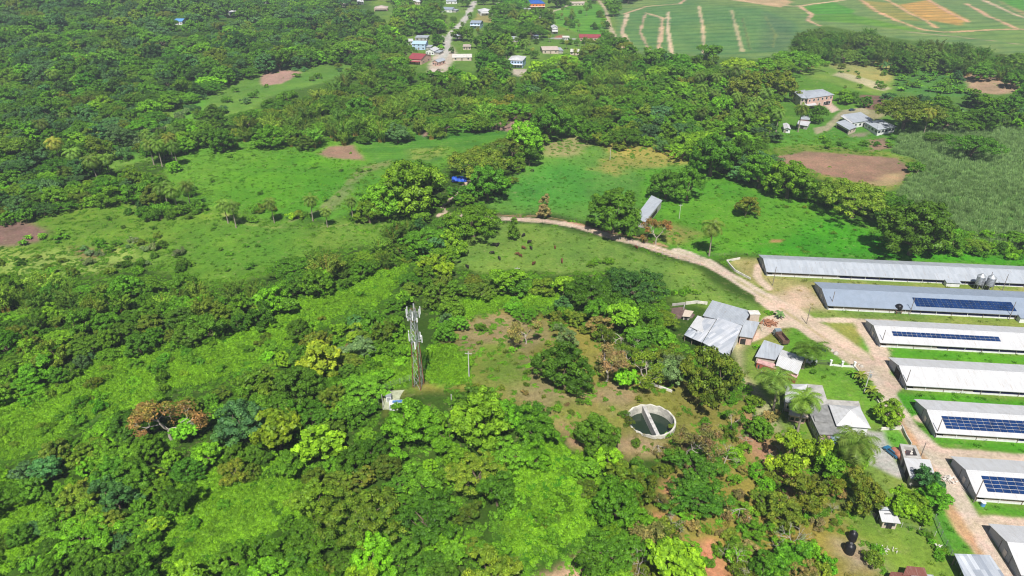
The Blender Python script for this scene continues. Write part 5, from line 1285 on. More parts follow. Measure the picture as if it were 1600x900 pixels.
bldg('small_hut', 'tiny pale roofed hut on the soil yard beside the barn', 'hut', (P(1075, 493).x, P(1075, 493).y, z0), [blk([(1066, 494), (1078, 495), (1084, 486), (1070, 484)], 1.8, rm=WALLB, wm=CONC, dark=[(0, .5, 1, 0, 1.3)])])

# --- house with the red wall
z0 = gz(1215, 572)
bldg('farmhouse', 'low grey roofed farmhouse with a red painted front wall', 'house', (P(1215, 572).x, P(1215, 572).y, z0), [
    blk([(1180, 557), (1212, 562), (1225, 541), (1194, 531)], [3.0, 3.0, 3.5, 3.5], rm=PALE_R, wm=WALLB, dark=[(3, .5, 1.2, -.3, 2.0)], win=[(1, 1, 1, .9, 1)]),
    blk([(1212, 571), (1247, 585), (1258, 558), (1221, 546)], 3.0, roof='gable', zr=.7, rm=WHITE_R, wm=WALLP, win=[(0, 3, 1.1, .8, 1.0), (1, 2, 1.1, .8, 1.0)], fm=WHITEP, door=[(0, .85, .95, 2.0)], in_=.4),
    blk([(1182, 566), (1214, 577), (1216, 570), (1185, 561)], [2.2]*4, rm=plain('faded_pink', (.5, .3, .28), .85, .35, .8), wm=WALLR, wlabel='red painted wall', rlabel='faded pink slab', win=[(0, 4, .35, .4, 1.2)], **{'in': .12}, th=.14),
    blk([(1227, 580), (1244, 591), (1248, 585), (1229, 574)], [2.0]*4, rm=plain('pale_pink', (.55, .36, .33), .85, .35, .8), wm=WALLR, **{'in': .12}, th=.14)])
# --- twin small hipped roofs and the flat roofed house with a white hip
z0 = gz(1250, 650)
bldg('small_house', 'small house with bright white folded roofs behind the coconut palm', 'house', (P(1250, 645).x, P(1250, 645).y, z0), [
    blk([(1227, 628), (1252, 633), (1262, 600), (1226, 600)], [3.6, 3.4, 3.6, 3.6], roof='hip', zr=1.1, rm=WHITE_R, wm=WALLB, win=[(3, 3, 1, 1.2, 1), (0, 2, 1, 1.2, 1)], fm=WHITEP, hipk=.4),
    blk([(1252, 642), (1273, 643), (1262, 615), (1248, 618)], [3.2]*4, roof='hip', zr=.8, rm=WHITE_R, wm=WALLP, win=[(0, 2, 1, 1, 1)], hipk=.45),
    blk([(1232, 648), (1262, 654), (1268, 640), (1235, 632)], [2.4, 2.4, 2.6, 2.6], rm=WALLB, wm=WALLP, win=[(0, 3, .9, .6, 1)], th=.15)])
bldg('flat_roofed_house', 'house with grey stained concrete flat roof and a white hipped roof on it', 'house', (P(1310, 672).x, P(1310, 672).y, z0), [
    blk([(1280, 678), (1325, 680), (1295, 630), (1262, 640)], 3.5, rm=CONCD, wm=CONC, th=.3, rlabel='stained grey flat roof', win=[(0, 2, 1.1, 1, 1.1), (3, 3, 1.2, 1.1, 1.1)], fm=WHITEP, door=[(3, .8, 1, 2.1)]),
    blk([(1262, 642), (1294, 630), (1285, 602), (1262, 600)], 3.3, rm=CONC, wm=CONC, th=.25, rlabel='dark soiled flat roof', **{'in': .2}),
    blk([(1292, 640), (1346, 640), (1342, 627), (1291, 624)], 3.35, rm=CONC, wm=WALLB, th=.25, rlabel='pale flat strip behind the hip'),
    blk([(1307, 665), (1361, 669), (1343, 635), (1295, 632)], 4.2, roof='hip', zr=2.0, rm=WHITE_R, wm=WALLW, rlabel='white hipped metal roof', win=[(0, 4, 1.2, 1, 1.2), (1, 3, 1.2, 1, 1.2)], fm=WHITEP, door=[(0, .5, 1, 2.1)], hipk=.5),
    ])
p = PZ(1282, 656, z0+3.52); mb = MB(); mb.box((0, 0, 0), (3.2, 2.4, .35)); t = tag(link('roof_hatch', mb.mesh('roof_hatch', CONCD)), 'low grey concrete hatch on the stained flat roof', 'hatch'); t.location = p; t.rotation_euler = (0, 0, -.15)
z0 = gz(1295, 695)
bldg('annexe', 'low pink walled annexe below the flat roofed house', 'annexe', (P(1290, 697).x, P(1290, 697).y, z0), [
    blk([(1280, 690), (1295, 698), (1297, 681), (1280, 678)], [2.6, 2.6, 2.9, 2.9], rm=plain('pink_slab', (.42, .3, .27), .9, .3, .8), wm=WALLP, win=[(1, 2, .8, .9, .9)], th=.16, door=[(0, .3, .9, 1.9)])])
z0 = gz(1312, 695)
bldg('lean_to', 'blue and white sheeted lean to between pink annexe and big palm', 'shed', (P(1310, 697).x, P(1310, 697).y, z0), [
    blk([(1300, 695), (1324, 696), (1322, 682), (1299, 680)], [2.2, 2.2, 2.7, 2.7], rm=metal_sheet('blue_white_sheet', (.5, .56, .66), (.08, .2, .45), streak=.8), wm=WALLB, dark=[(0, .4, 3, -.2, 1.8)])])

# --- roofless block, white roof and yard
z0 = gz(1425, 745)
bldg('garage', 'white flat roofed garage joined to a roofless concrete room by the road', 'garage', (P(1430, 745).x, P(1430, 745).y, z0), [
    blk([(1423, 748), (1462, 744), (1453, 718), (1412, 715)], 3.0, rm=WHITE_R, wm=CONC, th=.2, dark=[(3, .5, 2.6, -.3, 2.4)], door=[(0, .6, 1, 2)])])
z0 = gz(1410, 722); a = [PZ(x_, y_, z0+2.7) for x_, y_ in [(1412, 715), (1440, 716), (1431, 696), (1406, 693)]]; o = sum(a, Vector())/4
t = thing('roofless_room', 'roofless soot stained concrete room next to the white garage roof', 'ruin', (o.x, o.y, z0)); mb = MB(); a = [Vector((q.x-o.x, q.y-o.y)) for q in a]; b = inset(a, .8)
for i in range(4):
    j = (i+1) % 4; mb.hexa([(*a[i], -.4), (*a[j], -.4), (*b[j], -.4), (*b[i], -.4)], [(*a[i], 2.7), (*a[j], 2.7), (*b[j], 2.7), (*b[i], 2.7)])
part('wall', mb, CONC, t); mb = MB(); mb.prism([(q.x, q.y) for q in inset(a, .7)], 1.5, 1.62); part('floor', mb, plain('soot', (.06, .045, .05), .95, .6, .9), t)
for k in range(5):
    mb = MB(); mb.box((random.uniform(-1.5, 1.5), random.uniform(-1.5, 1.5), 1.6), (random.uniform(.3, .8), random.uniform(.3, .6), random.uniform(.2, .5)), rz=k); part('debris', mb, random.choice([CONCW, RUSTM]), t)

# --- small hut with two roofs, rusty roofs and lean to at the lower edge
z0 = gz(1390, 815)
bldg('small_hut', 'small white hut with two roof levels on the lower lawn', 'hut', (P(1390, 815).x, P(1390, 815).y, z0), [
    blk([(1378, 815), (1408, 818), (1399, 799), (1373, 798)], [2.3, 2.3, 2.7, 2.7], rm=WHITE_R, wm=WALLB, dark=[(0, .5, 1.2, 0, 1.9)], win=[(0, 2, .8, .9, .8)]),
    blk([(1374, 797), (1400, 797), (1395, 784), (1378, 784)], [2.9, 2.9, 3.0, 3.0], rm=STREAK_R, wm=CONC)])
mb = MB(); p = PZ(1387, 803, z0+2.66); mb.box((0, 0, 0), (1.4, .22, .06)); ob = tag(link('loose_plank', mb.mesh('loose_plank', STEELD)), 'dark plank lying on the small white hut roof', 'plank'); ob.location = p
z0 = gz(1425, 900)
bldg('rusty_shack', 'rust red roofed shack at the bottom edge of the lawn', 'shack', (P(1430, 903).x, P(1430, 903).y, z0), [
    blk([(1411, 898), (1449, 900), (1445, 887), (1417, 884)], [2.2, 2.2, 2.6, 2.6], rm=RUST_R, wm=CONC),
    blk([(1385, 910), (1424, 913), (1422, 896), (1392, 893)], [2.0]*4, rm=RUST_R, wm=CONC), blk([(1424, 912), (1464, 912), (1458, 898), (1424, 896)], [2.0]*4, rm=STREAK_R, wm=CONC)])
z0 = gz(1530, 905)
bldg('open_shed', 'weathered blue grey streaked sheet roof at the lower right by the road', 'shed', (P(1535, 905).x, P(1535, 905).y, z0), [
    blk([(1512, 912), (1578, 912), (1547, 867), (1491, 865)], [2.6, 2.6, 3.2, 3.2], rm=STREAK_R, wm=None, posts=(0, 1, 2, 3))])

# --- barn on the pasture
z0 = gz(1010, 352)
bldg('pasture_barn', 'long pale sheet roofed barn beside the large dark dome tree', 'barn', (P(1012, 345).x, P(1012, 345).y, z0), [
    blk([(991, 341), (1008, 347), (1035, 313), (1018, 305)], [3.6, 3.3, 3.3, 3.6], roof='sheet', rm=PALE_R, wm=CONC, dark=[(1, .5, 12, .2, 2.0)], th=.15)])
mb = MB(); mb.box((0, 0, -.3), (4, 2.5, 1.2)); p = P(1001, 351); ob = tag(link('trough', mb.mesh('trough', CONCW)), 'pale concrete trough at the near end of the pasture barn', 'trough'); ob.location = p

# --- farmstead upper right
z0 = gz(1272, 172)
bldg('two_storey_house', 'large two storey pink house with grey roofs on the far right', 'house', (P(1272, 172).x, P(1272, 172).y, z0), [
    blk([(1262, 154), (1304, 148), (1285, 139), (1254, 142)], 6.6, roof='hip', zr=1.0, rm=PALE_R, wm=WALLP, win=[(0, 6, 1.5, 4.2, 1.4), (0, 5, 1.5, 1.0, 1.5), (3, 2, 1.4, 4.2, 1.3), (1, 3, 1.4, 4.2, 1.3)], fm=WHITEP, door=[(0, .5, 1.2, 2.2)], dark=[(0, .8, 6, .1, 2.5)], in_=1),
    blk([(1252, 153), (1263, 154), (1258, 140), (1240, 143)], 6.2, roof='hip', zr=.8, rm=PALE_R, wm=WALLB, win=[(0, 2, 1.3, 4, 1.3), (3, 2, 1.3, 4, 1.3), (3, 2, 1.3, 1, 1.3)]),
    blk([(1257, 166), (1276, 164), (1273, 158), (1258, 160)], 2.8, rm=WHITE_R, wm=None, posts=(0, 1), rlabel='white porch roof'),
    blk([(1264, 158), (1298, 153), (1297, 151), (1262, 155)], 3.4, rm=WALLP, wm=None, th=.35, rlabel='balcony slab')])
z0 = gz(1340, 196)
HG = 'low roofed farm buildings by the curving driveway'
bldg('farm_building', 'hip roofed building with dark open veranda, right end of the farmstead', 'building', (P(1375, 200).x, P(1375, 200).y, z0), [
    blk([(1372, 203), (1401, 198), (1378, 187), (1350, 190)], 3.2, roof='hip', zr=1.2, rm=PALE_R, wm=WALLW, in_=1, win=[(0, 5, 2.2, 1.0, 1.3), (3, 4, 2.4, 1.0, 1.3)], hipk=.3)], HG)
bldg('farm_building', 'wide pale roofed building in the middle of the farmstead', 'building', (P(1338, 191).x, P(1338, 191).y, z0), [
    blk([(1334, 192), (1365, 187), (1345, 175), (1316, 179)], [3.4, 3.4, 3.8, 3.8], rm=PALE_R, wm=WALLW, win=[(0, 4, 1.6, 1, 1.2)], rlabel='pale stained sheet roof'),
    blk([(1331, 193), (1336, 191), (1318, 180), (1313, 181)], [3.0, 3.4, 3.8, 3.4], rm=WHITE_R, wm=None)], HG)
bldg('farm_building', 'long narrow grey roofed stable at the left of the farmstead', 'building', (P(1320, 201).x, P(1320, 201).y, z0), [
    blk([(1327, 203), (1340, 198), (1320, 187), (1306, 191)], [3.0, 3.0, 3.4, 3.4], rm=PALE_R, wm=WALLB, dark=[(3, .5, 12, .3, 1.7)], win=[(0, 2, 1, 1, 1)])], HG)
z0 = gz(1257, 192)
bldg('small_hut', 'two level hut with white roofs left of the driveway', 'hut', (P(1257, 196).x, P(1257, 196).y, z0), [
    blk([(1245, 194), (1262, 197), (1267, 190), (1248, 188)], [2.4]*4, rm=WHITE_R, wm=CONC, dark=[(0, .5, 2, 0, 1.6)]), blk([(1250, 186), (1265, 187), (1268, 180), (1252, 180)], [3.4]*4, rm=PALE_R, wm=WALLP, win=[(0, 2, 1, 1, 1)])])
z0 = gz(1230, 202)
bldg('small_hut', 'little white hut among trees below the pink house', 'hut', (P(1230, 202).x, P(1230, 202).y, z0), [blk([(1225, 201), (1236, 202), (1233, 194), (1223, 193)], [2.6]*4, roof='gabley', zr=.7, rm=WHITE_R, wm=WALLW, win=[(0, 1, 1, 1, 1)], door=[(0, .2, .9, 1.9)])])

# --- village houses, each its own roof form and colours
def vhouse(cx, cy, w, dep, yaw, h, kind, zr, rm, wm, label, name='village_house', extra=None, wins=3):
    p = P(cx, cy); W_ = w*float(proj(p.x, p.y, p.z)[2])/FPX; D = dep*1.7; zr *= 1.45; z = p.z
    def rc(x0, y0, x1, y1):
        return [(p.x+math.cos(yaw)*a-math.sin(yaw)*b, p.y+math.sin(yaw)*a+math.cos(yaw)*b) for a, b in ((x0, y0), (x1, y0), (x1, y1), (x0, y1))]
    wn = [(0, wins, 1.3, 1.0, 1.2), (1, 2, 1.2, 1.0, 1.2), (3, 2, 1.2, 1.0, 1.2)]
    if h > 5: wn += [(0, wins, 1.4, 4.0, 1.3), (1, 2, 1.2, 4.0, 1.3), (3, 2, 1.2, 4.0, 1.3)]
    bl = [dict(c=rc(-W_/2, -D/2, W_/2, D/2), h=h, roof=kind, zr=zr, rm=rm, wm=wm, win=wn, door=[(0, .5, 1, 2.1)], hipk=.35, base=-1.2)]
    if extra == 'porch': bl.append(dict(c=rc(-W_/2+1, -D/2-2.4, W_/2-1, -D/2+.45), h=[2.5, 2.5, 2.8, 2.8], rm=rm, wm=None, posts=(0, 1)))
    if extra == 'wing': bl.append(dict(c=rc(W_/2-.6, -D/2+1.5, W_/2+4.5, D/2-1), h=[2.6, 2.4, 2.4, 2.6], rm=PALE_R, wm=CONC))
    if extra == 'balcony': bl.append(dict(c=rc(-W_/2+.4, -D/2-1.5, W_/2-.4, -D/2+.45), h=3.2, rm=WALLW, wm=None, th=.3, posts=(0, 1)))
    bldg(name, label, 'house', (p.x, p.y, z), bl, 'houses of the village')
BEIGE_R = metal_sheet('beige_sheet', (.5, .42, .36), (.42, .34, .3), streak=.5)
for a in [(596, 16, 21, 11, .1, 3.4, 'hip', 1.6, BEIGE_R, WALLP, 'pinkish hip roofed house among trees at the top left of the village', 'village_house', 'porch'),
          (563, 6, 10, 8, .3, 3.2, 'gable', 1.2, WHITE_R, WALLW, 'small white roofed house at the far top left of the village'),
          (598, -1, 14, 10, 0, 3.2, 'gable', 1.2, RED_R, WALLP, 'reddish roof just at the top edge of the picture'),
          (707, 5, 18, 9, -.1, 3.3, 'gable', 1.3, PALE_R, WALLW, 'grey roofed house at the top edge left of the road'),
          (700, 18, 20, 9, -.25, 3.3, 'gable', 1.4, BLUE_R, WALLW, 'blue grey roofed house left of the upper village road', 'village_house', 'wing'),
          (758, 22, 20, 11, .25, 4.2, 'hip', 1.8, WHITE_R, WALLW, 'bright white hip roofed house right of the upper village road', 'village_house', 'porch'),
          (745, 43, 17, 9, -.2, 5.6, 'gable', 1.2, BLUE_R, WALLBL, 'two storey pale blue house right of the village road', 'village_house', 'balcony'),
          (730, 76, 13, 8, 0, 3.0, 'sheet', 0, BEIGE_R, WALLB, 'flat roofed beige house above the long slab'),
          (722, 92, 31, 10, .05, 2.8, 'sheet', 0, CONCW, WALLB, 'long flat concrete roof at the lower end of the village'),
          (660, 62, 20, 9, -.05, 3.2, 'sheet', 0, PALE_R, CONC, 'grey flat roofed house left of the village road bend'),
          (657, 76, 22, 9, -.1, 5.4, 'gable', 1.2, metal_sheet('light_blue_sheet', (.4, .55, .7), (.35, .5, .62), streak=.4), WALLBL, 'pale blue two storey house below the grey flat roof', 'village_house', 'wing'),
          (656, 97, 24, 12, -.35, 4.4, 'gable', 2.0, RED_R, WALLP, 'maroon roofed house at the lower left of the village', 'village_house', 'porch'),
          (676, 84, 15, 8, -.3, 3.6, 'gabley', 1.3, WHITE_R, WALLW, 'white cluttered house beside the maroon roof', 'village_house', 'wing'),
          (802, 64, 17, 7, 0, 3.0, 'gable', 1.0, PALE_R, CONC, 'small long grey roofed house standing alone in trees'),
          (866, 52, 10, 8, .05, 6.4, 'gabley', 1.2, WHITE_R, WALLW, 'tall narrow white house with red hedge on the green slope', 'village_house', 'balcony'),
          (921, 62, 34, 9, -.05, 3.2, 'gable', 1.4, RED_R, WALLP, 'long red roofed house on the right of the village', 'village_house', None, 6),
          (858, 81, 26, 11, .1, 3.2, 'gable', 1.2, BEIGE_R, WALLB, 'pale roof half hidden in trees below the tall white house', 'village_house', 'wing'),
          (898, 84, 14, 9, -.1, 3.0, 'sheet', 0, CONCW, WALLB, 'pale flat roof below the long red roof'),
          (808, 103, 24, 11, -.18, 6.4, 'hip', 1.2, WHITE_R, WALLBL, 'two storey blue and white house with balconies nearest the woods', 'village_house', 'balcony', 5),
          (836, 12, 27, 17, .12, 6.8, 'hip', 2.6, BLUEPAINT_R, WALLO, 'large orange house with vivid blue roof at the top of the village', 'village_house', 'balcony', 5),
          (822, 17, 14, 8, .1, 3.0, 'sheet', 0, WHITE_R, WALLW, 'low white outbuilding beside the vivid blue roof'),
          (900, 8, 26, 7, -.03, 3.0, 'gable', .9, BEIGE_R, WALLB, 'long beige shed above the green planted rows', 'village_house', None, 5),
          (283, 37, 14, 9, 0, 3.4, 'gable', 1.3, metal_sheet('sky_sheet', (.12, .32, .62), (.1, .25, .5), streak=.4), WALLW, 'light blue roofed house lost in the far left woods'),
          (364, 24, 12, 8, .3, 3.6, 'gable', 1.3, WHITE_R, WALLW, 'white roofed house in the woods left of the village'),
          (440, 37, 10, 6, 0, 3.2, 'gable', 1.0, WHITE_R, WALLW, 'tiny white roof between trees, far left of the village'),
          (186, 2, 10, 8, .2, 3.2, 'gable', 1.2, BLUE_R, WALLW, 'tiny blue roof at the top edge of the far left woods'),
          (680, 116, 10, 7, -.4, 3.0, 'gable', 1.0, BEIGE_R, WALLB, 'small tan roof under trees at the village foot'),
          (640, 60+8, 11, 7, .2, 3.0, 'gable', 1.0, WHITE_R, WALLW, 'small white house hidden left of the grey flat roof'),
          (686, 101, 12, 7, -.5, 3.2, 'gabley', 1.1, PALE_R, WALLP, 'pale pink cottage between maroon roof and road end'),
          (716, 60, 9, 6, .3, 3.0, 'gable', 1.0, PALE_R, WALLW, 'tiny grey cottage beside the middle of the village road'),
          (781, 10, 12, 8, .1, 3.2, 'hip', 1.2, BEIGE_R, WALLB, 'small beige hipped house between white hip roof and blue roof'),
          (652, 6, 13, 8, -.1, 3.2, 'gable', 1.2, WHITE_R, WALLB, 'white roofed cottage at the top edge left of the village road'),
          (884, 62, 11, 6, 0, 3.0, 'sheet', 0, CONCW, WALLW, 'white flat house left of the long red roof'),
          (836, 60, 9, 6, .2, 3.0, 'gable', 1.0, BLUE_R, WALLW, 'small blue grey roof between two pale village houses'),
          (412, 6, 12, 7, .1, 3.2, 'gable', 1.1, WHITE_R, WALLW, 'white roof at the top edge above the far left clearing'),
          (540, 10, 9, 6, .1, 3.2, 'gable', 1.1, BEIGE_R, WALLB, 'tan roof at the top edge left of the village')]:
    vhouse(*a)

# --- mast
b = P(655, 605); Ht = 24.5
t = thing('lattice_mast', 'tall three legged lattice mast with antennas, rusty below and grey above', 'mast', (b.x, b.y, b.z), .35)
def leg(k, z):
    w = 1.75*(1-z/Ht)+.8*(z/Ht); a = k*2*math.pi/3+.5; return Vector((w*math.cos(a), w*math.sin(a), z))
split = 14.0
for k in range(3):
    mb = MB(); mb.tube([leg(k, -.5), leg(k, split)], [.13, .11], 6); part('leg', mb, RUSTM, t, 'rust red lower leg')
    mb = MB(); mb.tube([leg(k, split), leg(k, Ht)], [.12, .09], 6); part('leg', mb, STEEL, t, 'grey upper leg')
for (za, zb, mat, lb) in ((0, split, STEEL, None), (split, Ht, STEEL, None)):
    mb = MB(); n = 4 if za == 0 else 6
    for i in range(n):
        z1 = za+(zb-za)*i/n; z2 = za+(zb-za)*(i+1)/n
        for k in range(3):
            k2 = (k+1) % 3; mb.tube([leg(k, z1), leg(k2, z2)], .04, 4, cap=False); mb.tube([leg(k2, z1), leg(k, z2)], .04, 4, cap=False)
    part('bracing', mb, mat, t)
mb = MB()
for i in range(8):
    z = i*Ht/7
    for k in range(3): mb.tube([leg(k, z), leg((k+1) % 3, z)], .04, 4, cap=False)
part('girth_bar', mb, RUSTM, t)
mb = MB()
for s in (-.18, .18): mb.tube([leg(0, 0)*.6+Vector((s, 0, 0)), Vector((*(leg(0, Ht)*.6).xy, Ht))+Vector((s, 0, 0))], .03, 4)
for i in range(60): z = i*Ht/60; q = leg(0, z)*.6; q.z = z; mb.tube([q-Vector((.18, 0, 0)), q+Vector((.18, 0, 0))], .02, 3)
part('ladder', mb, STEEL, t)
mb = MB(); mb.tube([leg(1, 0)*.7, Vector((*(leg(1, Ht)*.7).xy, Ht))], .07, 5); part('cable_run', mb, STEEL, t)
def antenna(r, a, z, h, w=.34, mat=WHITEP):
    o = Vector((r*math.cos(a), r*math.sin(a), z)); q = MB(); q.box((o.x, o.y, o.z), (w*.6, w, h), rz=a); an_ = part('antenna', q, mat, t)
    q = MB(); i_ = o*1; i_.z = z+h*.5; j_ = Vector((.7*math.cos(a), .7*math.sin(a), z+h*.5)); q.tube([j_, i_], .04, 4); j_.z = i_.z = z+h*.15; q.tube([j_, i_], .04, 4); q.tube([(o.x-.16*math.cos(a), o.y-.16*math.sin(a), z-.2), (o.x-.16*math.cos(a), o.y-.16*math.sin(a), z+h+.2)], .05, 5); part('bracket', q, STEEL, an_)
for k in range(6): antenna(1.9, k*math.pi/3+.2, Ht-2.2+(k % 2)*.3, 2.4, .25)
for k in range(3): antenna(1.5, k*2*math.pi/3+.9, Ht-3.2, 1.2, .35)
for k, a in enumerate((2.6, 3.3, -.1, .5, 4.4)): antenna(1.7, a, Ht-9.6+(k % 2)*.9-k*.35, 2.1, .32)
for a, z in ((3.0, Ht-6.5), (.3, Ht-8.8)):
    mb = MB(); c_ = Vector((1.4*math.cos(a), 1.4*math.sin(a), z)); d_ = Vector((math.cos(a), math.sin(a), 0)); mb.tube([c_, c_+d_*.28], [.15, .45], 12); part('dish', mb, WHITEP, t)
mb = MB(); mb.tube([(0, 0, Ht), (0, 0, Ht+1.8)], .03, 4); part('lightning_rod', mb, STEEL, t)
mb = MB()
for k in range(3): a, b_ = leg(k, Ht-2.6)*1.6, leg((k+1) % 3, Ht-2.6)*1.6; a.z = b_.z = Ht-2.6; mb.tube([a, b_], .05, 4)
part('platform', mb, STEEL, t)
# compound of the mast
slab_at('gravel_pad', 'pale gravel pad around the cabinets at the foot of the mast', [(598, 640), (636, 642), (650, 624), (640, 608), (602, 614)], -.4, .05, plain('gravel', (.34, .36, .24), .95, .3, 1.2), 'pad')['kind'] = 'structure'
b = P(621, 634)
t = thing('equipment_cabinet', 'long grey equipment cabinet with blue top near the mast', 'cabinet', b, .1); mb = MB(); mb.box((0, 0, -.2), (4.0, 1.6, 1.5)); bd = part('body', mb, WALLW, t); mb = MB(); mb.box((.1, .1, 1.3), (2.6, .9, .12)); part('lid', mb, plain('faded_blue', (.08, .18, .38), .6, .3, 1), t)
for k in range(4): mb = MB(); mb.box((-1.4+k*.95, -.82, .1), (.75, .05, 1.0)); part('door', mb, PALE_R if 0 else STEEL, t)
b = P(608, 628); t = thing('generator_cabinet', 'tall white cabinet left of the long grey one', 'cabinet', b, .2); mb = MB(); mb.box((0, 0, -.2), (1.3, 1.1, 2.4)); part('body', mb, WHITEP, t); mb = MB(); mb.box((0, 0, 2.2), (1.5, 1.3, .1)); part('lid', mb, STEEL, t); mb = MB(); mb.box((0, -.57, .1), (.9, .05, 1.8)); part('door', mb, STEEL, t)
b = P(614, 640); t = thing('battery_box', 'small pale box in front of the long grey cabinet', 'cabinet', b, .1); mb = MB(); mb.box((0, 0, -.2), (1.6, 1.0, 1.0)); part('body', mb, WALLW, t); mb = MB(); mb.box((0, 0, .8), (1.7, 1.1, .08)); part('lid', mb, STEEL, t)

def fence(name, label, pts, hh, gap, postm, wirem, wires=3, group=None, hedge=False, pr=.05):
    ps = [P(*q) for q in pts]; o = ps[0].copy(); t = thing(name, label, 'fence', o, 0, group); line = []
    for a, b in zip(ps[:-1], ps[1:]):
        n = max(1, int((b-a).length/gap))
        for i in range(n): line.append(a.lerp(b, i/n))
    line.append(ps[-1]); pm = MB(); pm.tube([(0, 0, -.4), (0, 0, hh)], pr, 5); me = pm.mesh('post', postm)
    for q in line:
        q.z = float(hgt(q.x, q.y)); ob = bpy.data.objects.new('post', me); C.objects.link(ob); ob.parent = t; ob.location = q-o
    mb = MB()
    for a, b in zip(line[:-1], line[1:]):
        for k in range(wires): dz = Vector((0, 0, hh*(.95-.75*k/max(1, wires-1)))); mb.tube([a-o+dz, b-o+dz], .018, 3, cap=False)
    part('wire', mb, wirem, t); return t
fence('wire_fence', 'post and wire fence between the dirt road and grazed pasture', [(968, 376), (1010, 389), (1060, 404), (1094, 415)], 1.3, 3.2, POLEC, STEELD, 4, pr=.07)
fence('wire_fence', 'wire fence along the far verge of the curving track', [(765, 334), (850, 338), (900, 345), (950, 358), (985, 369)], 1.2, 5, WOOD, STEELD, 3, pr=.06)
fence('wire_fence', 'wire fence along the near verge of the curving track', [(770, 346), (850, 351), (900, 359), (955, 375)], 1.2, 5, WOOD, STEELD, 3, pr=.06)
FG = 'wire fences around the farm gardens'
fence('garden_fence', 'garden fence beside the grassy path below the red walled house', [(1183, 578), (1205, 612), (1222, 645), (1240, 674)], 1.7, 2.5, POLEC, STEELD, 6, FG)
fence('garden_fence', 'garden fence on the lower lawn left of the hut', [(1330, 788), (1350, 800), (1370, 813)], 1.5, 2.5, POLEC, STEELD, 5, FG)
fence('garden_fence', 'garden fence behind the lower lawn right of the hut', [(1408, 824), (1435, 830), (1460, 838)], 1.5, 2.5, POLEC, STEELD, 5, FG)
fence('garden_fence', 'garden fence running down to the streaked roof', [(1460, 812), (1470, 838), (1485, 868), (1500, 898)], 1.7, 2.2, STEEL, STEELD, 7, FG, pr=.07)
fence('compound_fence', 'thin fence behind the cabinets of the mast', [(592, 632), (596, 612), (640, 596), (660, 590)], 2.2, 2.4, STEEL, STEELD, 6)
fence('wire_fence', 'wire fence on the right meadow above the farthest shed', [(1095, 402), (1150, 398), (1185, 400)], 1.2, 4, WOOD, STEELD, 3)
wall_line('low_wall', 'low pale wall bending beside the road above the dry yard', [(1156, 405), (1135, 409), (1148, 424), (1172, 437)], .8, .3, CONCW)
wall_line('low_wall', 'broken white wall on the hill behind the round tank', [(997, 598), (1020, 602), (1050, 613)], .7, .35, CONCW)
wall_line('low_wall', 'garden wall along the road beside the hip roofed house', [(1408, 668), (1415, 684), (1423, 697)], 1.0, .25, CONC)
wall_line('low_wall', 'pale wall between two lawns below the hip roofed house', [(1376, 672), (1408, 671)], .9, .25, CONCW)
wall_line('low_wall', 'white garden wall between lawn and planted verge', [(1335, 575), (1348, 590), (1362, 615), (1375, 635)], .7, .2, CONCW)
# gate with white pillars
o = P(1267, 569); t = thing('entrance_gate', 'white pillared entrance with dark gate across the lawn drive', 'gate', o)
pil = [P(*q) for q in [(1260, 566), (1267, 569), (1274, 569), (1297, 571), (1315, 573), (1334, 574)]]
for i, q in enumerate(pil):
    mb = MB(); c_ = q-o; mb.box((c_.x, c_.y, c_.z-.3), (.5, .5, 2.1)); mb.box((c_.x, c_.y, c_.z+1.82), (.66, .66, .12)); part('pillar', mb, WHITEP, t)
for i, (a, b_) in enumerate(zip(pil[:-1], pil[1:])):
    a, b_ = a-o, b_-o; d = b_-a; L = d.length-.6; m = (a+b_)/2; rz = math.atan2(d.y, d.x); mb = MB()
    if i == 2:
        for s in (.3, .9, 1.5): mb.box((m.x, m.y, m.z+s), (L, .05, .06), rz=rz)
        for k in range(14): c_ = a.lerp(b_, .08+.84*k/13); mb.box((c_.x, c_.y, c_.z+.2), (.04, .045, 1.4), rz=rz)
        part('gate_leaf', mb, STEELD, t)
    else: mb.box((m.x, m.y, m.z-.3), (L, .18, .85), rz=rz); part('low_wall', mb, WALLW, t)

# --- round water tank
b = P(1017, 657); zt = b.z+.25; rad = 6.3
t = thing('water_tank', 'round sunken concrete water tank with dividing wall on the hilltop', 'water tank', (b.x, b.y, zt))
mb = MB(); n = 48
for i in range(n):
    a0, a1 = 2*math.pi*i/n, 2*math.pi*(i+1)/n; q = lambda r, a, z: (r*math.cos(a), r*math.sin(a), z)
    j = .12*math.sin(i*1.9)+.08*math.sin(i*4.1); j2 = .12*math.sin((i+1)*1.9)+.08*math.sin((i+1)*4.1)
    mb.hexa([q(rad-.45, a0, -3.4), q(rad, a0, -3.4), q(rad, a1, -3.4), q(rad-.45, a1, -3.4)], [q(rad-.45, a0, j), q(rad, a0, j), q(rad, a1, j2), q(rad-.45, a1, j2)])
part('wall', mb, plain('tank_wall', (.50, .48, .42), .9, .4, .7, bump=.03), t)
a = P(1005, 631)-b; c_ = P(1028, 682)-b; a.z = c_.z = 0; d = (c_-a); rz = math.atan2(d.y, d.x); m = (a+c_)/2; m = m*.4
mb = MB(); mb.box((m.x, m.y, -3.3), (2*rad-1.0, .9, 3.2), rz=rz); part('dividing_wall', mb, plain('tank_divider', (.46, .44, .42), .9, .4, 1.1), t)
mw, nt, out = newmat('dark_green_water'); pb = N(nt, 'ShaderNodeBsdfPrincipled'); pb.inputs['Base Color'].default_value = (.016, .030, .018, 1); pb.inputs['Roughness'].default_value = .08; nt.links.new(pb.outputs[0], out.inputs[0])
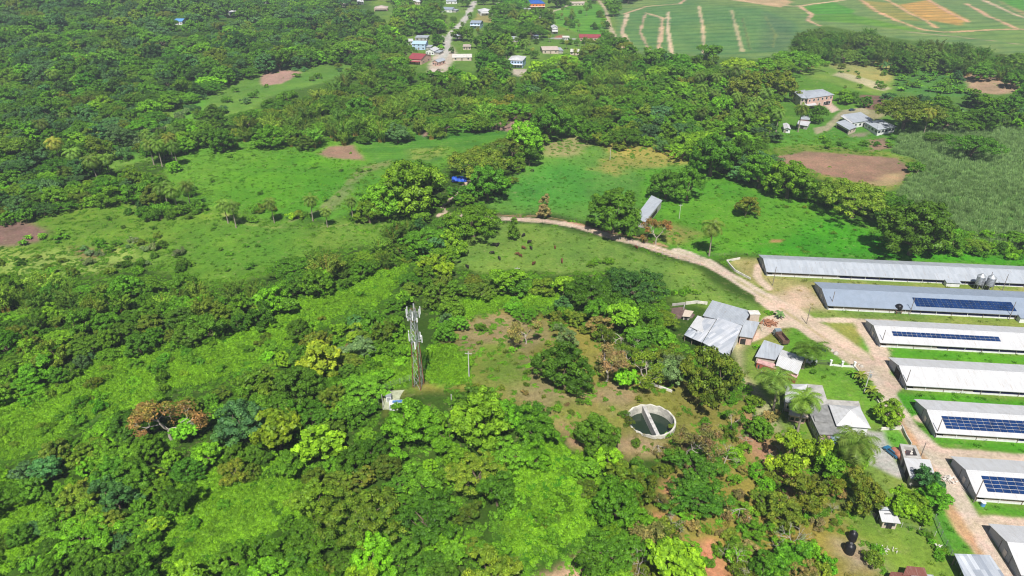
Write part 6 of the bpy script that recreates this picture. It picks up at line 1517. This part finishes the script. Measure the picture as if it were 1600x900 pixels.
mb = MB(); mb.face([(6.1*math.cos(2*math.pi*i/48), 6.1*math.sin(2*math.pi*i/48), -2.5) for i in range(48)]); tag(part('water', mb, mw, None), 'dark green water standing in the round tank', kind='structure').location = (b.x, b.y, zt)

# --- poles
def pole(px, py, h, label, mat=POLE, r=.13, arm=False, trans=False, group='utility poles'):
    b = P(px, py); t = thing('utility_pole', label, 'pole', b, random.uniform(-.4, .4), group); mb = MB(); mb.tube([(0, 0, -.5), (0, 0, h)], [r, r*.7], 7); part('shaft', mb, mat, t)
    if arm: mb = MB(); mb.box((0, 0, h-.7), (1.8, .1, .12)); ao = part('crossarm', mb, mat, t); mb = MB(); [mb.tube([(s, 0, h-.58), (s, 0, h-.4)], .05, 5) for s in (-.8, 0, .8)]; part('insulator', mb, WHITEP, ao)
    if trans: mb = MB(); mb.tube([(.35, -.2, h-2.2), (.35, -.2, h-1.2)], .3, 10); part('transformer', mb, STEEL, t)
for a in [(1207, 446, 7.5, 'dark pole at the left end of the farthest shed'), (1298, 481, 6.5, 'pole at the left corner of the blue grey roofed shed'), (1376, 541, 6, 'pole at the left corner of the shed with the narrow solar strip'),
          (1413, 607, 6.5, 'pole at the left corner of the plain white shed'), (1461, 684, 6.5, 'pole at the left corner of the shed beside the road branch'), (1521, 785, 7, 'pole at the left corner of the shed by the road fork'),
          (1541, 452, 7, 'pole beside the silos'), (1566, 454, 6.5, 'pole right of the silos in front of the farthest shed'), (1421, 492, 6.5, 'pole in front of the large solar array'), (1576, 500, 7, 'pole at the right end of the large solar array'),
          (1260, 506, 6.5, 'leaning pole at the road fork'), (1437, 718, 5.5, 'dark pole between the roofless room and garage roof')]: pole(*a)
for a in [(1350, 613, 7.5, 'pale concrete pole with transformer on the planted verge', POLEC, .17, True, True), (808, 446, 7.5, 'pale pole at the lower edge of the grazed pasture', POLEC, .14, True), (733, 590, 8.5, 'pale pole on the hilltop right of the mast', POLEC, .17, True),
          (706, 638, 4.5, 'short pale pole in front of the mast hilltop', POLEC, .16, False), (1061, 342, 7, 'pale lamp pole on the meadow behind the barn', POLEC, .13, True), (990, 368, 6, 'pole between track and pasture barn', POLEC, .12), (953, 250, 7, 'thin pole in the far tan field', POLEC, .13),
          (1190, 517, 5, 'thin pale post beside the big barn', POLEC, .08), (599, 640, 5, 'grey post at the left of the mast compound', POLEC, .1)]: pole(*a)

# --- tanks, tarp, rubble
t = thing('black_water_tank', 'black plastic tank on a timber stand against the blue grey shed', 'water tank', P(1402, 489)); mb = MB(); mb.tube([(0, 0, 1.2), (0, 0, 1.4), (0, 0, 2.9), (0, 0, 3.3), (0, 0, 3.4)], [1.0, 1.1, 1.1, .6, .3], 16); part('body', mb, BLACKP, t)
for i, j in ((-.8, -.8), (.8, -.8), (.8, .8), (-.8, .8)): mb = MB(); mb.box((i, j, -.3), (.16, .16, 1.5)); part('leg', mb, RUSTM, t)
mb = MB(); mb.box((0, 0, 1.1), (2.2, 2.2, .1)); part('platform', mb, WOOD, t)
for px, py, r_, lb in ((1326, 862, 1.1, 'larger black plastic water tank on the slope near the lower lawn'), (1331, 843, .9, 'smaller black plastic tank just behind the larger one')):
    t = thing('black_water_tank', lb, 'water tank', P(px, py), 0, 'black water tanks on the slope'); mb = MB(); mb.tube([(0, 0, -.2), (0, 0, 1.9), (0, 0, 2.3), (0, 0, 2.45)], [r_, r_, r_*.6, r_*.35], 16); part('body', mb, BLACKP, t); mb = MB(); mb.tube([(0, 0, 2.42), (0, 0, 2.55)], r_*.3, 12); part('lid', mb, STEELD, t)
t = thing('blue_drum', 'blue drum and white sacks at the corner of the shed by the road fork', 'drum', P(1535, 790)); mb = MB(); mb.tube([(0, 0, 0), (0, 0, 1)], .5, 12); part('body', mb, plain('blue_plastic', (.1, .25, .5), .5, .1, 2), t); mb = MB(); mb.tube([(0, 0, 1), (0, 0, 1.05)], .52, 12); part('lid', mb, WHITEP, t)
mb = MB(); nn = 14; b = P(718, 282)
for i in range(nn):
    for j in range(nn):
        f_ = lambda u, v: ((u-.5)*7.5, (v-.5)*5, max(.05, 2.2*(1-abs(v-.5)*1.7)*(1-.5*abs(u-.5))+.5*math.sin(u*13+v*7)*math.sin(v*11)))
        u0, u1, v0, v1 = i/nn, (i+1)/nn, j/nn, (j+1)/nn; mb.face([f_(u0, v0), f_(u1, v0), f_(u1, v1), f_(u0, v1)])
ob = tag(link('tarpaulin', mb.mesh('tarpaulin', BLUET)), 'bright blue tarpaulin shelter under the field trees', 'tarpaulin'); ob.location = b
def rubble(px, py, n, sp, sz, mat, label, name='rubble_heap'):
    mb = MB()
    for _ in range(n):
        a = random.uniform(0, 6.28); r_ = random.random()*sp; L = random.uniform(.5, 1.6)*sz; x_, y_ = r_*math.cos(a), r_*math.sin(a)*.6; z_ = max(0, (1-r_/sp))*sz*1.2; an_ = random.uniform(0, 3.14)
        mb.tube([(x_, y_, z_+.1), (x_+L*math.cos(an_), y_+L*math.sin(an_), z_+random.uniform(.05, .4))], random.uniform(.1, .25)*sz, 5)
    ob = tag(link(name, mb.mesh(name, mat)), label, 'heap'); ob.location = P(px, py)
rubble(1201, 507, 60, 3.2, 1.0, SOIL, 'heap of reddish logs at the road fork by the barn', 'log_heap')
rubble(1296, 462, 0+26, 1.6, .5, WOOD, 'twiggy brushwood heap by the gable of the blue grey shed', 'brush_heap')
rubble(1484, 752, 30, 2.2, .6, CONCW, 'pale rubble strewn by the gable of the shed near the road fork')
rubble(985, 770, 26, 2.6, .7, BARKP, 'pile of dead branches on the slope left of the dark spreading trees', 'branch_heap')
rubble(1465, 858, 14, 1.2, .6, CONCW, 'small grey heap inside the garden fence corner')
rubble(1385, 862, 22, 3.0, .4, CONCW, 'white rubble scattered on the lower lawn')
# rocks beside the road verge
for i, (px, py) in enumerate([(1294, 545), (1300, 548), (1306, 553), (1342, 570), (1346, 573)]):
    mb = MB(); r_ = .45+.2*(i % 3); mb.tube([(0, 0, -.1), (0, 0, r_*.5), (.1, 0, r_)], [r_, r_*.9, r_*.3], 6); ob = tag(link('boulder', mb.mesh('boulder', STONE)), ['pale boulder on the verge, topmost of the roadside row', 'pale boulder just below the topmost one', 'pale boulder nearest the gate of the roadside row', 'large boulder at the end of the white gate', 'boulder beside the planted verge end'][i], 'boulder', 'boulders on the road verge'); ob.location = P(px, py)

# --- vehicles
def wheel(parent, x, y, r=.42, w=.26):
    mb = MB(); mb.tube([(x, y-w/2, r), (x, y+w/2, r)], r, 14); o_ = part('wheel', mb, RUBBER, parent); mb = MB(); mb.tube([(x, y-w/2-.01, r), (x, y+w/2+.01, r)], r*.5, 10); part('rim', mb, STEEL, o_)
def truck(px, py, rz, label, cabm, bedm):
    t = thing('farm_truck', label, 'truck', P(px, py), rz)
    mb = MB(); mb.hexa([(1.6, -1.05, .6), (3.4, -1.05, .6), (3.4, 1.05, .6), (1.6, 1.05, .6)], [(1.7, -.95, 2.5), (2.9, -.95, 2.5), (2.9, .95, 2.5), (1.7, .95, 2.5)]); mb.box((2.9, 0, .6), (1.3, 1.9, .9)); part('cab', mb, cabm, t)
    mb = MB(); mb.hexa([(3.36, -.85, 1.55), (3.4, -.85, 1.5), (3.4, .85, 1.5), (3.36, .85, 1.55)], [(2.96, -.8, 2.35), (3.0, -.8, 2.3), (3.0, .8, 2.3), (2.96, .8, 2.35)]); part('windscreen', mb, GLASS, t)
    mb = MB(); mb.box((-.9, 0, .7), (5.0, 2.2, .15)); [mb.box(c, d) for c, d in (((-.9, -1.08, .85), (5, .08, 1.1)), ((-.9, 1.08, .85), (5, .08, 1.1)), ((-3.4, 0, .85), (.08, 2.2, 1.1)), ((1.5, 0, .85), (.08, 2.2, 1.3)))]; part('bed', mb, bedm, t)
    mb = MB(); mb.box((0, 0, .45), (6.6, .9, .25)); part('chassis', mb, STEELD, t)
    for x in (2.6, -1.4, -2.5):
        for y in (-.98, .98): wheel(t, x, y, .48)
    for y in (-.7, .7): mb = MB(); mb.box((3.56, y, .85), (.05, .3, .2)); part('headlight', mb, WHITEP, t)
truck(1219, 531, R(98), 'brown bedded farm truck parked on the dry yard by the barn', plain('cab_grey_blue', (.2, .26, .3), .4, .15, 2), plain('truck_brown', (.13, .075, .055), .7, .3, 2))
def car(px, py, rz, label, mat, name='parked_car'):
    t = thing(name, label, 'car', P(px, py), rz, 'parked cars'); prof = [(-2.1, .4), (2.1, .4), (2.15, .8), (1.2, .98), (-1.4, 1.02), (-2.1, .95)]
    mb = MB(); L_ = [(x, -.86, z) for x, z in prof]; Rr_ = [(x, .86, z) for x, z in prof]; mb.face(L_); mb.face(list(reversed(Rr_)))
    for i in range(6): j = (i+1) % 6; mb.face([L_[j], L_[i], Rr_[i], Rr_[j]])
    part('body', mb, mat, t); mb = MB(); mb.hexa([(-1.5, -.8, .98), (1.1, -.8, .96), (1.1, .8, .96), (-1.5, .8, .98)], [(-1.0, -.66, 1.4), (.5, -.66, 1.4), (.5, .66, 1.4), (-1.0, .66, 1.4)]); part('windows', mb, GLASS, t)
    mb = MB(); mb.box((-.25, 0, 1.395), (1.45, 1.3, .06)); part('roof', mb, mat, t)
    for x in (-1.3, 1.3):
        for y in (-.8, .8): wheel(t, x, y, .32, .2)
    for y in (-.6, .6): mb = MB(); mb.box((2.12, y, .62), (.05, .3, .14)); part('headlight', mb, WHITEP, t)
car(1278, 547, R(120), 'dark blue car half hidden beside the lawn palm', plain('car_navy', (.02, .04, .14), .3, .05, 2))
car(1393, 709, R(112), 'blue car next to the long rusty tank', plain('car_blue', (.03, .15, .28), .3, .05, 2))
car(1331, 173, R(20), 'dark car on the driveway of the upper farmstead', plain('car_dark', (.03, .05, .1), .3, .05, 2))
car(721, 48, R(70), 'dark car on the village road', plain('car_black', (.03, .03, .035), .3, .05, 2))
t = thing('rusty_tank', 'long rust coloured cylindrical tank beside the roofless room', 'tank', P(1403, 716), R(105)); mb = MB(); mb.tube([(-2.3, 0, 1.1), (-2.1, 0, 1.1), (2.1, 0, 1.1), (2.3, 0, 1.1)], [.5, .8, .8, .5], 16); part('body', mb, plain('rust_pink', (.4, .17, .11), .8, .4, 1.2), t)
for x in (-1.4, 1.4): mb = MB(); mb.box((x, 0, -.2), (.3, 1.3, .9)); part('cradle', mb, STEELD, t)

# --- cattle: one continuous skinned body, then copies
def cow_mesh():
    vs = [(-.75, 0, 1.15), (-.2, 0, 1.12), (.45, 0, 1.15), (.8, 0, 1.25), (1.15, 0, .85), (1.4, 0, .5),
          (-.7, .22, .7), (-.8, .22, .4), (-.72, .22, 0), (-.7, -.22, .7), (-.8, -.22, .4), (-.72, -.22, 0),
          (.5, .2, .7), (.5, .2, .38), (.5, .2, 0), (.5, -.2, .7), (.5, -.2, .38), (.5, -.2, 0), (-.95, 0, 1.1), (-1.0, 0, .55), (.98, .2, 1.12), (.98, -.2, 1.12)]
    es = [(0, 1), (1, 2), (2, 3), (3, 4), (4, 5), (0, 6), (6, 7), (7, 8), (0, 9), (9, 10), (10, 11), (2, 12), (12, 13), (13, 14), (2, 15), (15, 16), (16, 17), (0, 18), (18, 19)]
    rd = [.34, .4, .36, .24, .2, .11, .16, .09, .07, .16, .09, .07, .13, .08, .07, .13, .08, .07, .06, .04, .05, .05]
    me = bpy.data.meshes.new('cow'); me.from_pydata(vs[:20], es, []); o = bpy.data.objects.new('cow_src', me); C.objects.link(o)
    m = o.modifiers.new('s', 'SKIN'); 
    for i, v in enumerate(me.skin_vertices[0].data): v.radius = (rd[i], rd[i]); v.use_root = i == 1
    sb = o.modifiers.new('u', 'SUBSURF'); sb.levels = 1; sb.render_levels = 1
    dg = bpy.context.evaluated_depsgraph_get(); out = bpy.data.meshes.new_from_object(o.evaluated_get(dg)); bpy.data.objects.remove(o); out.name = 'cow'
    for p_ in out.polygons: p_.use_smooth = True
    return out
try:
    cm = cow_mesh()
except Exception as e:
    print('cow', e); mb = MB(); mb.tube([(-.8, 0, 1.1), (0, 0, 1.15), (.8, 0, 1.2), (1.3, 0, .6)], [.25, .4, .3, .1], 8); cm = mb.mesh('cow', HIDEB)
cb = cm.copy(); cm.materials.clear(); cb.materials.clear(); cm.materials.append(HIDEB); cb.materials.append(HIDEBR)
CW = [(772, 385, 0, 'uppermost black cow of the pair on the left pasture'), (777.5, 385, 0, 'black cow beside the uppermost of the pair on the left pasture'), (769, 397.5, 0, 'black cow below the pair on the left pasture'), (780, 406, 0, 'black cow lowest on the left of the pasture'),
      (809.5, 369.5, 1, 'brown cow next to the conical tree, left of two'), (818, 370, 0, 'black cow next to the conical tree, right of two'), (818, 389.5, 1, 'brown cow left of the black one in mid pasture'), (829.5, 390, 0, 'black cow in the very middle of the pasture'),
      (827, 380.5, 0, 'black cow just above the one in mid pasture'), (808.5, 399, 1, 'brown cow of the close pair low on the pasture'), (813, 401.5, 1, 'second brown cow of the close pair low on the pasture'), (834, 414, 1, 'brown cow below the close pair near the shrubs'),
      (867, 388.5, 1, 'brown cow alone on the right of the herd'), (878, 410.5, 1, 'brown cow lowest on the right by the shrubs'), (730, 419, 0, 'black cow far left by the wood edge'), (832, 268.5, 0, 'black cow alone in the far green field'),
      (994, 388.5, 1, 'brown calf by the roadside fence'), (806, 247, 0, 'dark cow near the hedgerow in the far green field')]
for x_, y_, k, lb in CW:
    o = tag(link('cow', cb if k else cm), lb, 'cow', 'cattle grazing on the pastures'); o.location = P(x_, y_); o.rotation_euler = (0, 0, random.uniform(0, 6.28)); s = random.uniform(.85, 1.05); o.scale = (s, s, s)

# ------------------------------------------------------------------ air, light, camera
mh, nt, out = newmat('haze'); pv = N(nt, 'ShaderNodeVolumePrincipled'); pv.inputs['Color'].default_value = (.78, .88, 1, 1); pv.inputs['Density'].default_value = .00017; pv.inputs['Anisotropy'].default_value = .1
nt.links.new(pv.outputs[0], out.inputs['Volume'])
mb = MB(); mb.hexa([(-3100, -3100, -16), (3100, -3100, -16), (3100, 3100, -16), (-3100, 3100, -16)], [(-3100, -3100, 128), (3100, -3100, 128), (3100, 3100, 128), (-3100, 3100, 128)])
if HAZE: tag(link('haze', mb.mesh('haze', mh)), 'thin pale air over the whole valley', kind='stuff')
w = bpy.data.worlds.new('World'); S.world = w; w.use_nodes = True; nt = w.node_tree; nt.nodes.clear()
sk = nt.nodes.new('ShaderNodeTexSky'); sk.sky_type = 'NISHITA'; sk.sun_disc = False; sk.sun_elevation = R(55); sk.sun_rotation = R(180); sk.altitude = 100
bg = nt.nodes.new('ShaderNodeBackground'); bg.inputs[1].default_value = .052; wo = nt.nodes.new('ShaderNodeOutputWorld'); nt.links.new(sk.outputs[0], bg.inputs[0]); nt.links.new(bg.outputs[0], wo.inputs[0])
L = bpy.data.lights.new('sun', 'SUN'); L.energy = 5.0; L.angle = R(.5); L.color = (1, .965, .91); lo = bpy.data.objects.new('sun', L); C.objects.link(lo); lo.rotation_euler = (R(35), 0, 0); lo.location = (0, -100, 300)
cd = bpy.data.cameras.new('camera'); cd.sensor_width = 36; cd.lens = FPX/1600*36; cd.clip_start = 1; cd.clip_end = 12000
co = bpy.data.objects.new('camera', cd); C.objects.link(co); co.location = (0, 0, H); co.rotation_euler = (R(90)-TH, 0, 0); S.camera = co
S.view_settings.view_transform = 'Standard'; S.view_settings.look = 'None'; S.view_settings.gamma = 1; S.view_settings.exposure = .42
S.cycles.max_bounces = 5; S.cycles.diffuse_bounces = 2; S.cycles.glossy_bounces = 2; S.cycles.transmission_bounces = 2; S.cycles.transparent_max_bounces = 4; S.cycles.volume_bounces = 0
S.cycles.use_adaptive_sampling = True; S.cycles.adaptive_threshold = .02; S.cycles.use_denoising = True; S.cycles.denoiser = 'OPENIMAGEDENOISE'
S.render.film_transparent = False; S.cycles.pixel_filter_type = 'BLACKMAN_HARRIS'; S.cycles.filter_width = 1.15
print('PLANTS', len(PLANTS), 'own', sum(d['own'] for d in PLANTS), {c: (len(L_), sum(d['own'] for d in L_)) for c, L_ in bycat.items()})
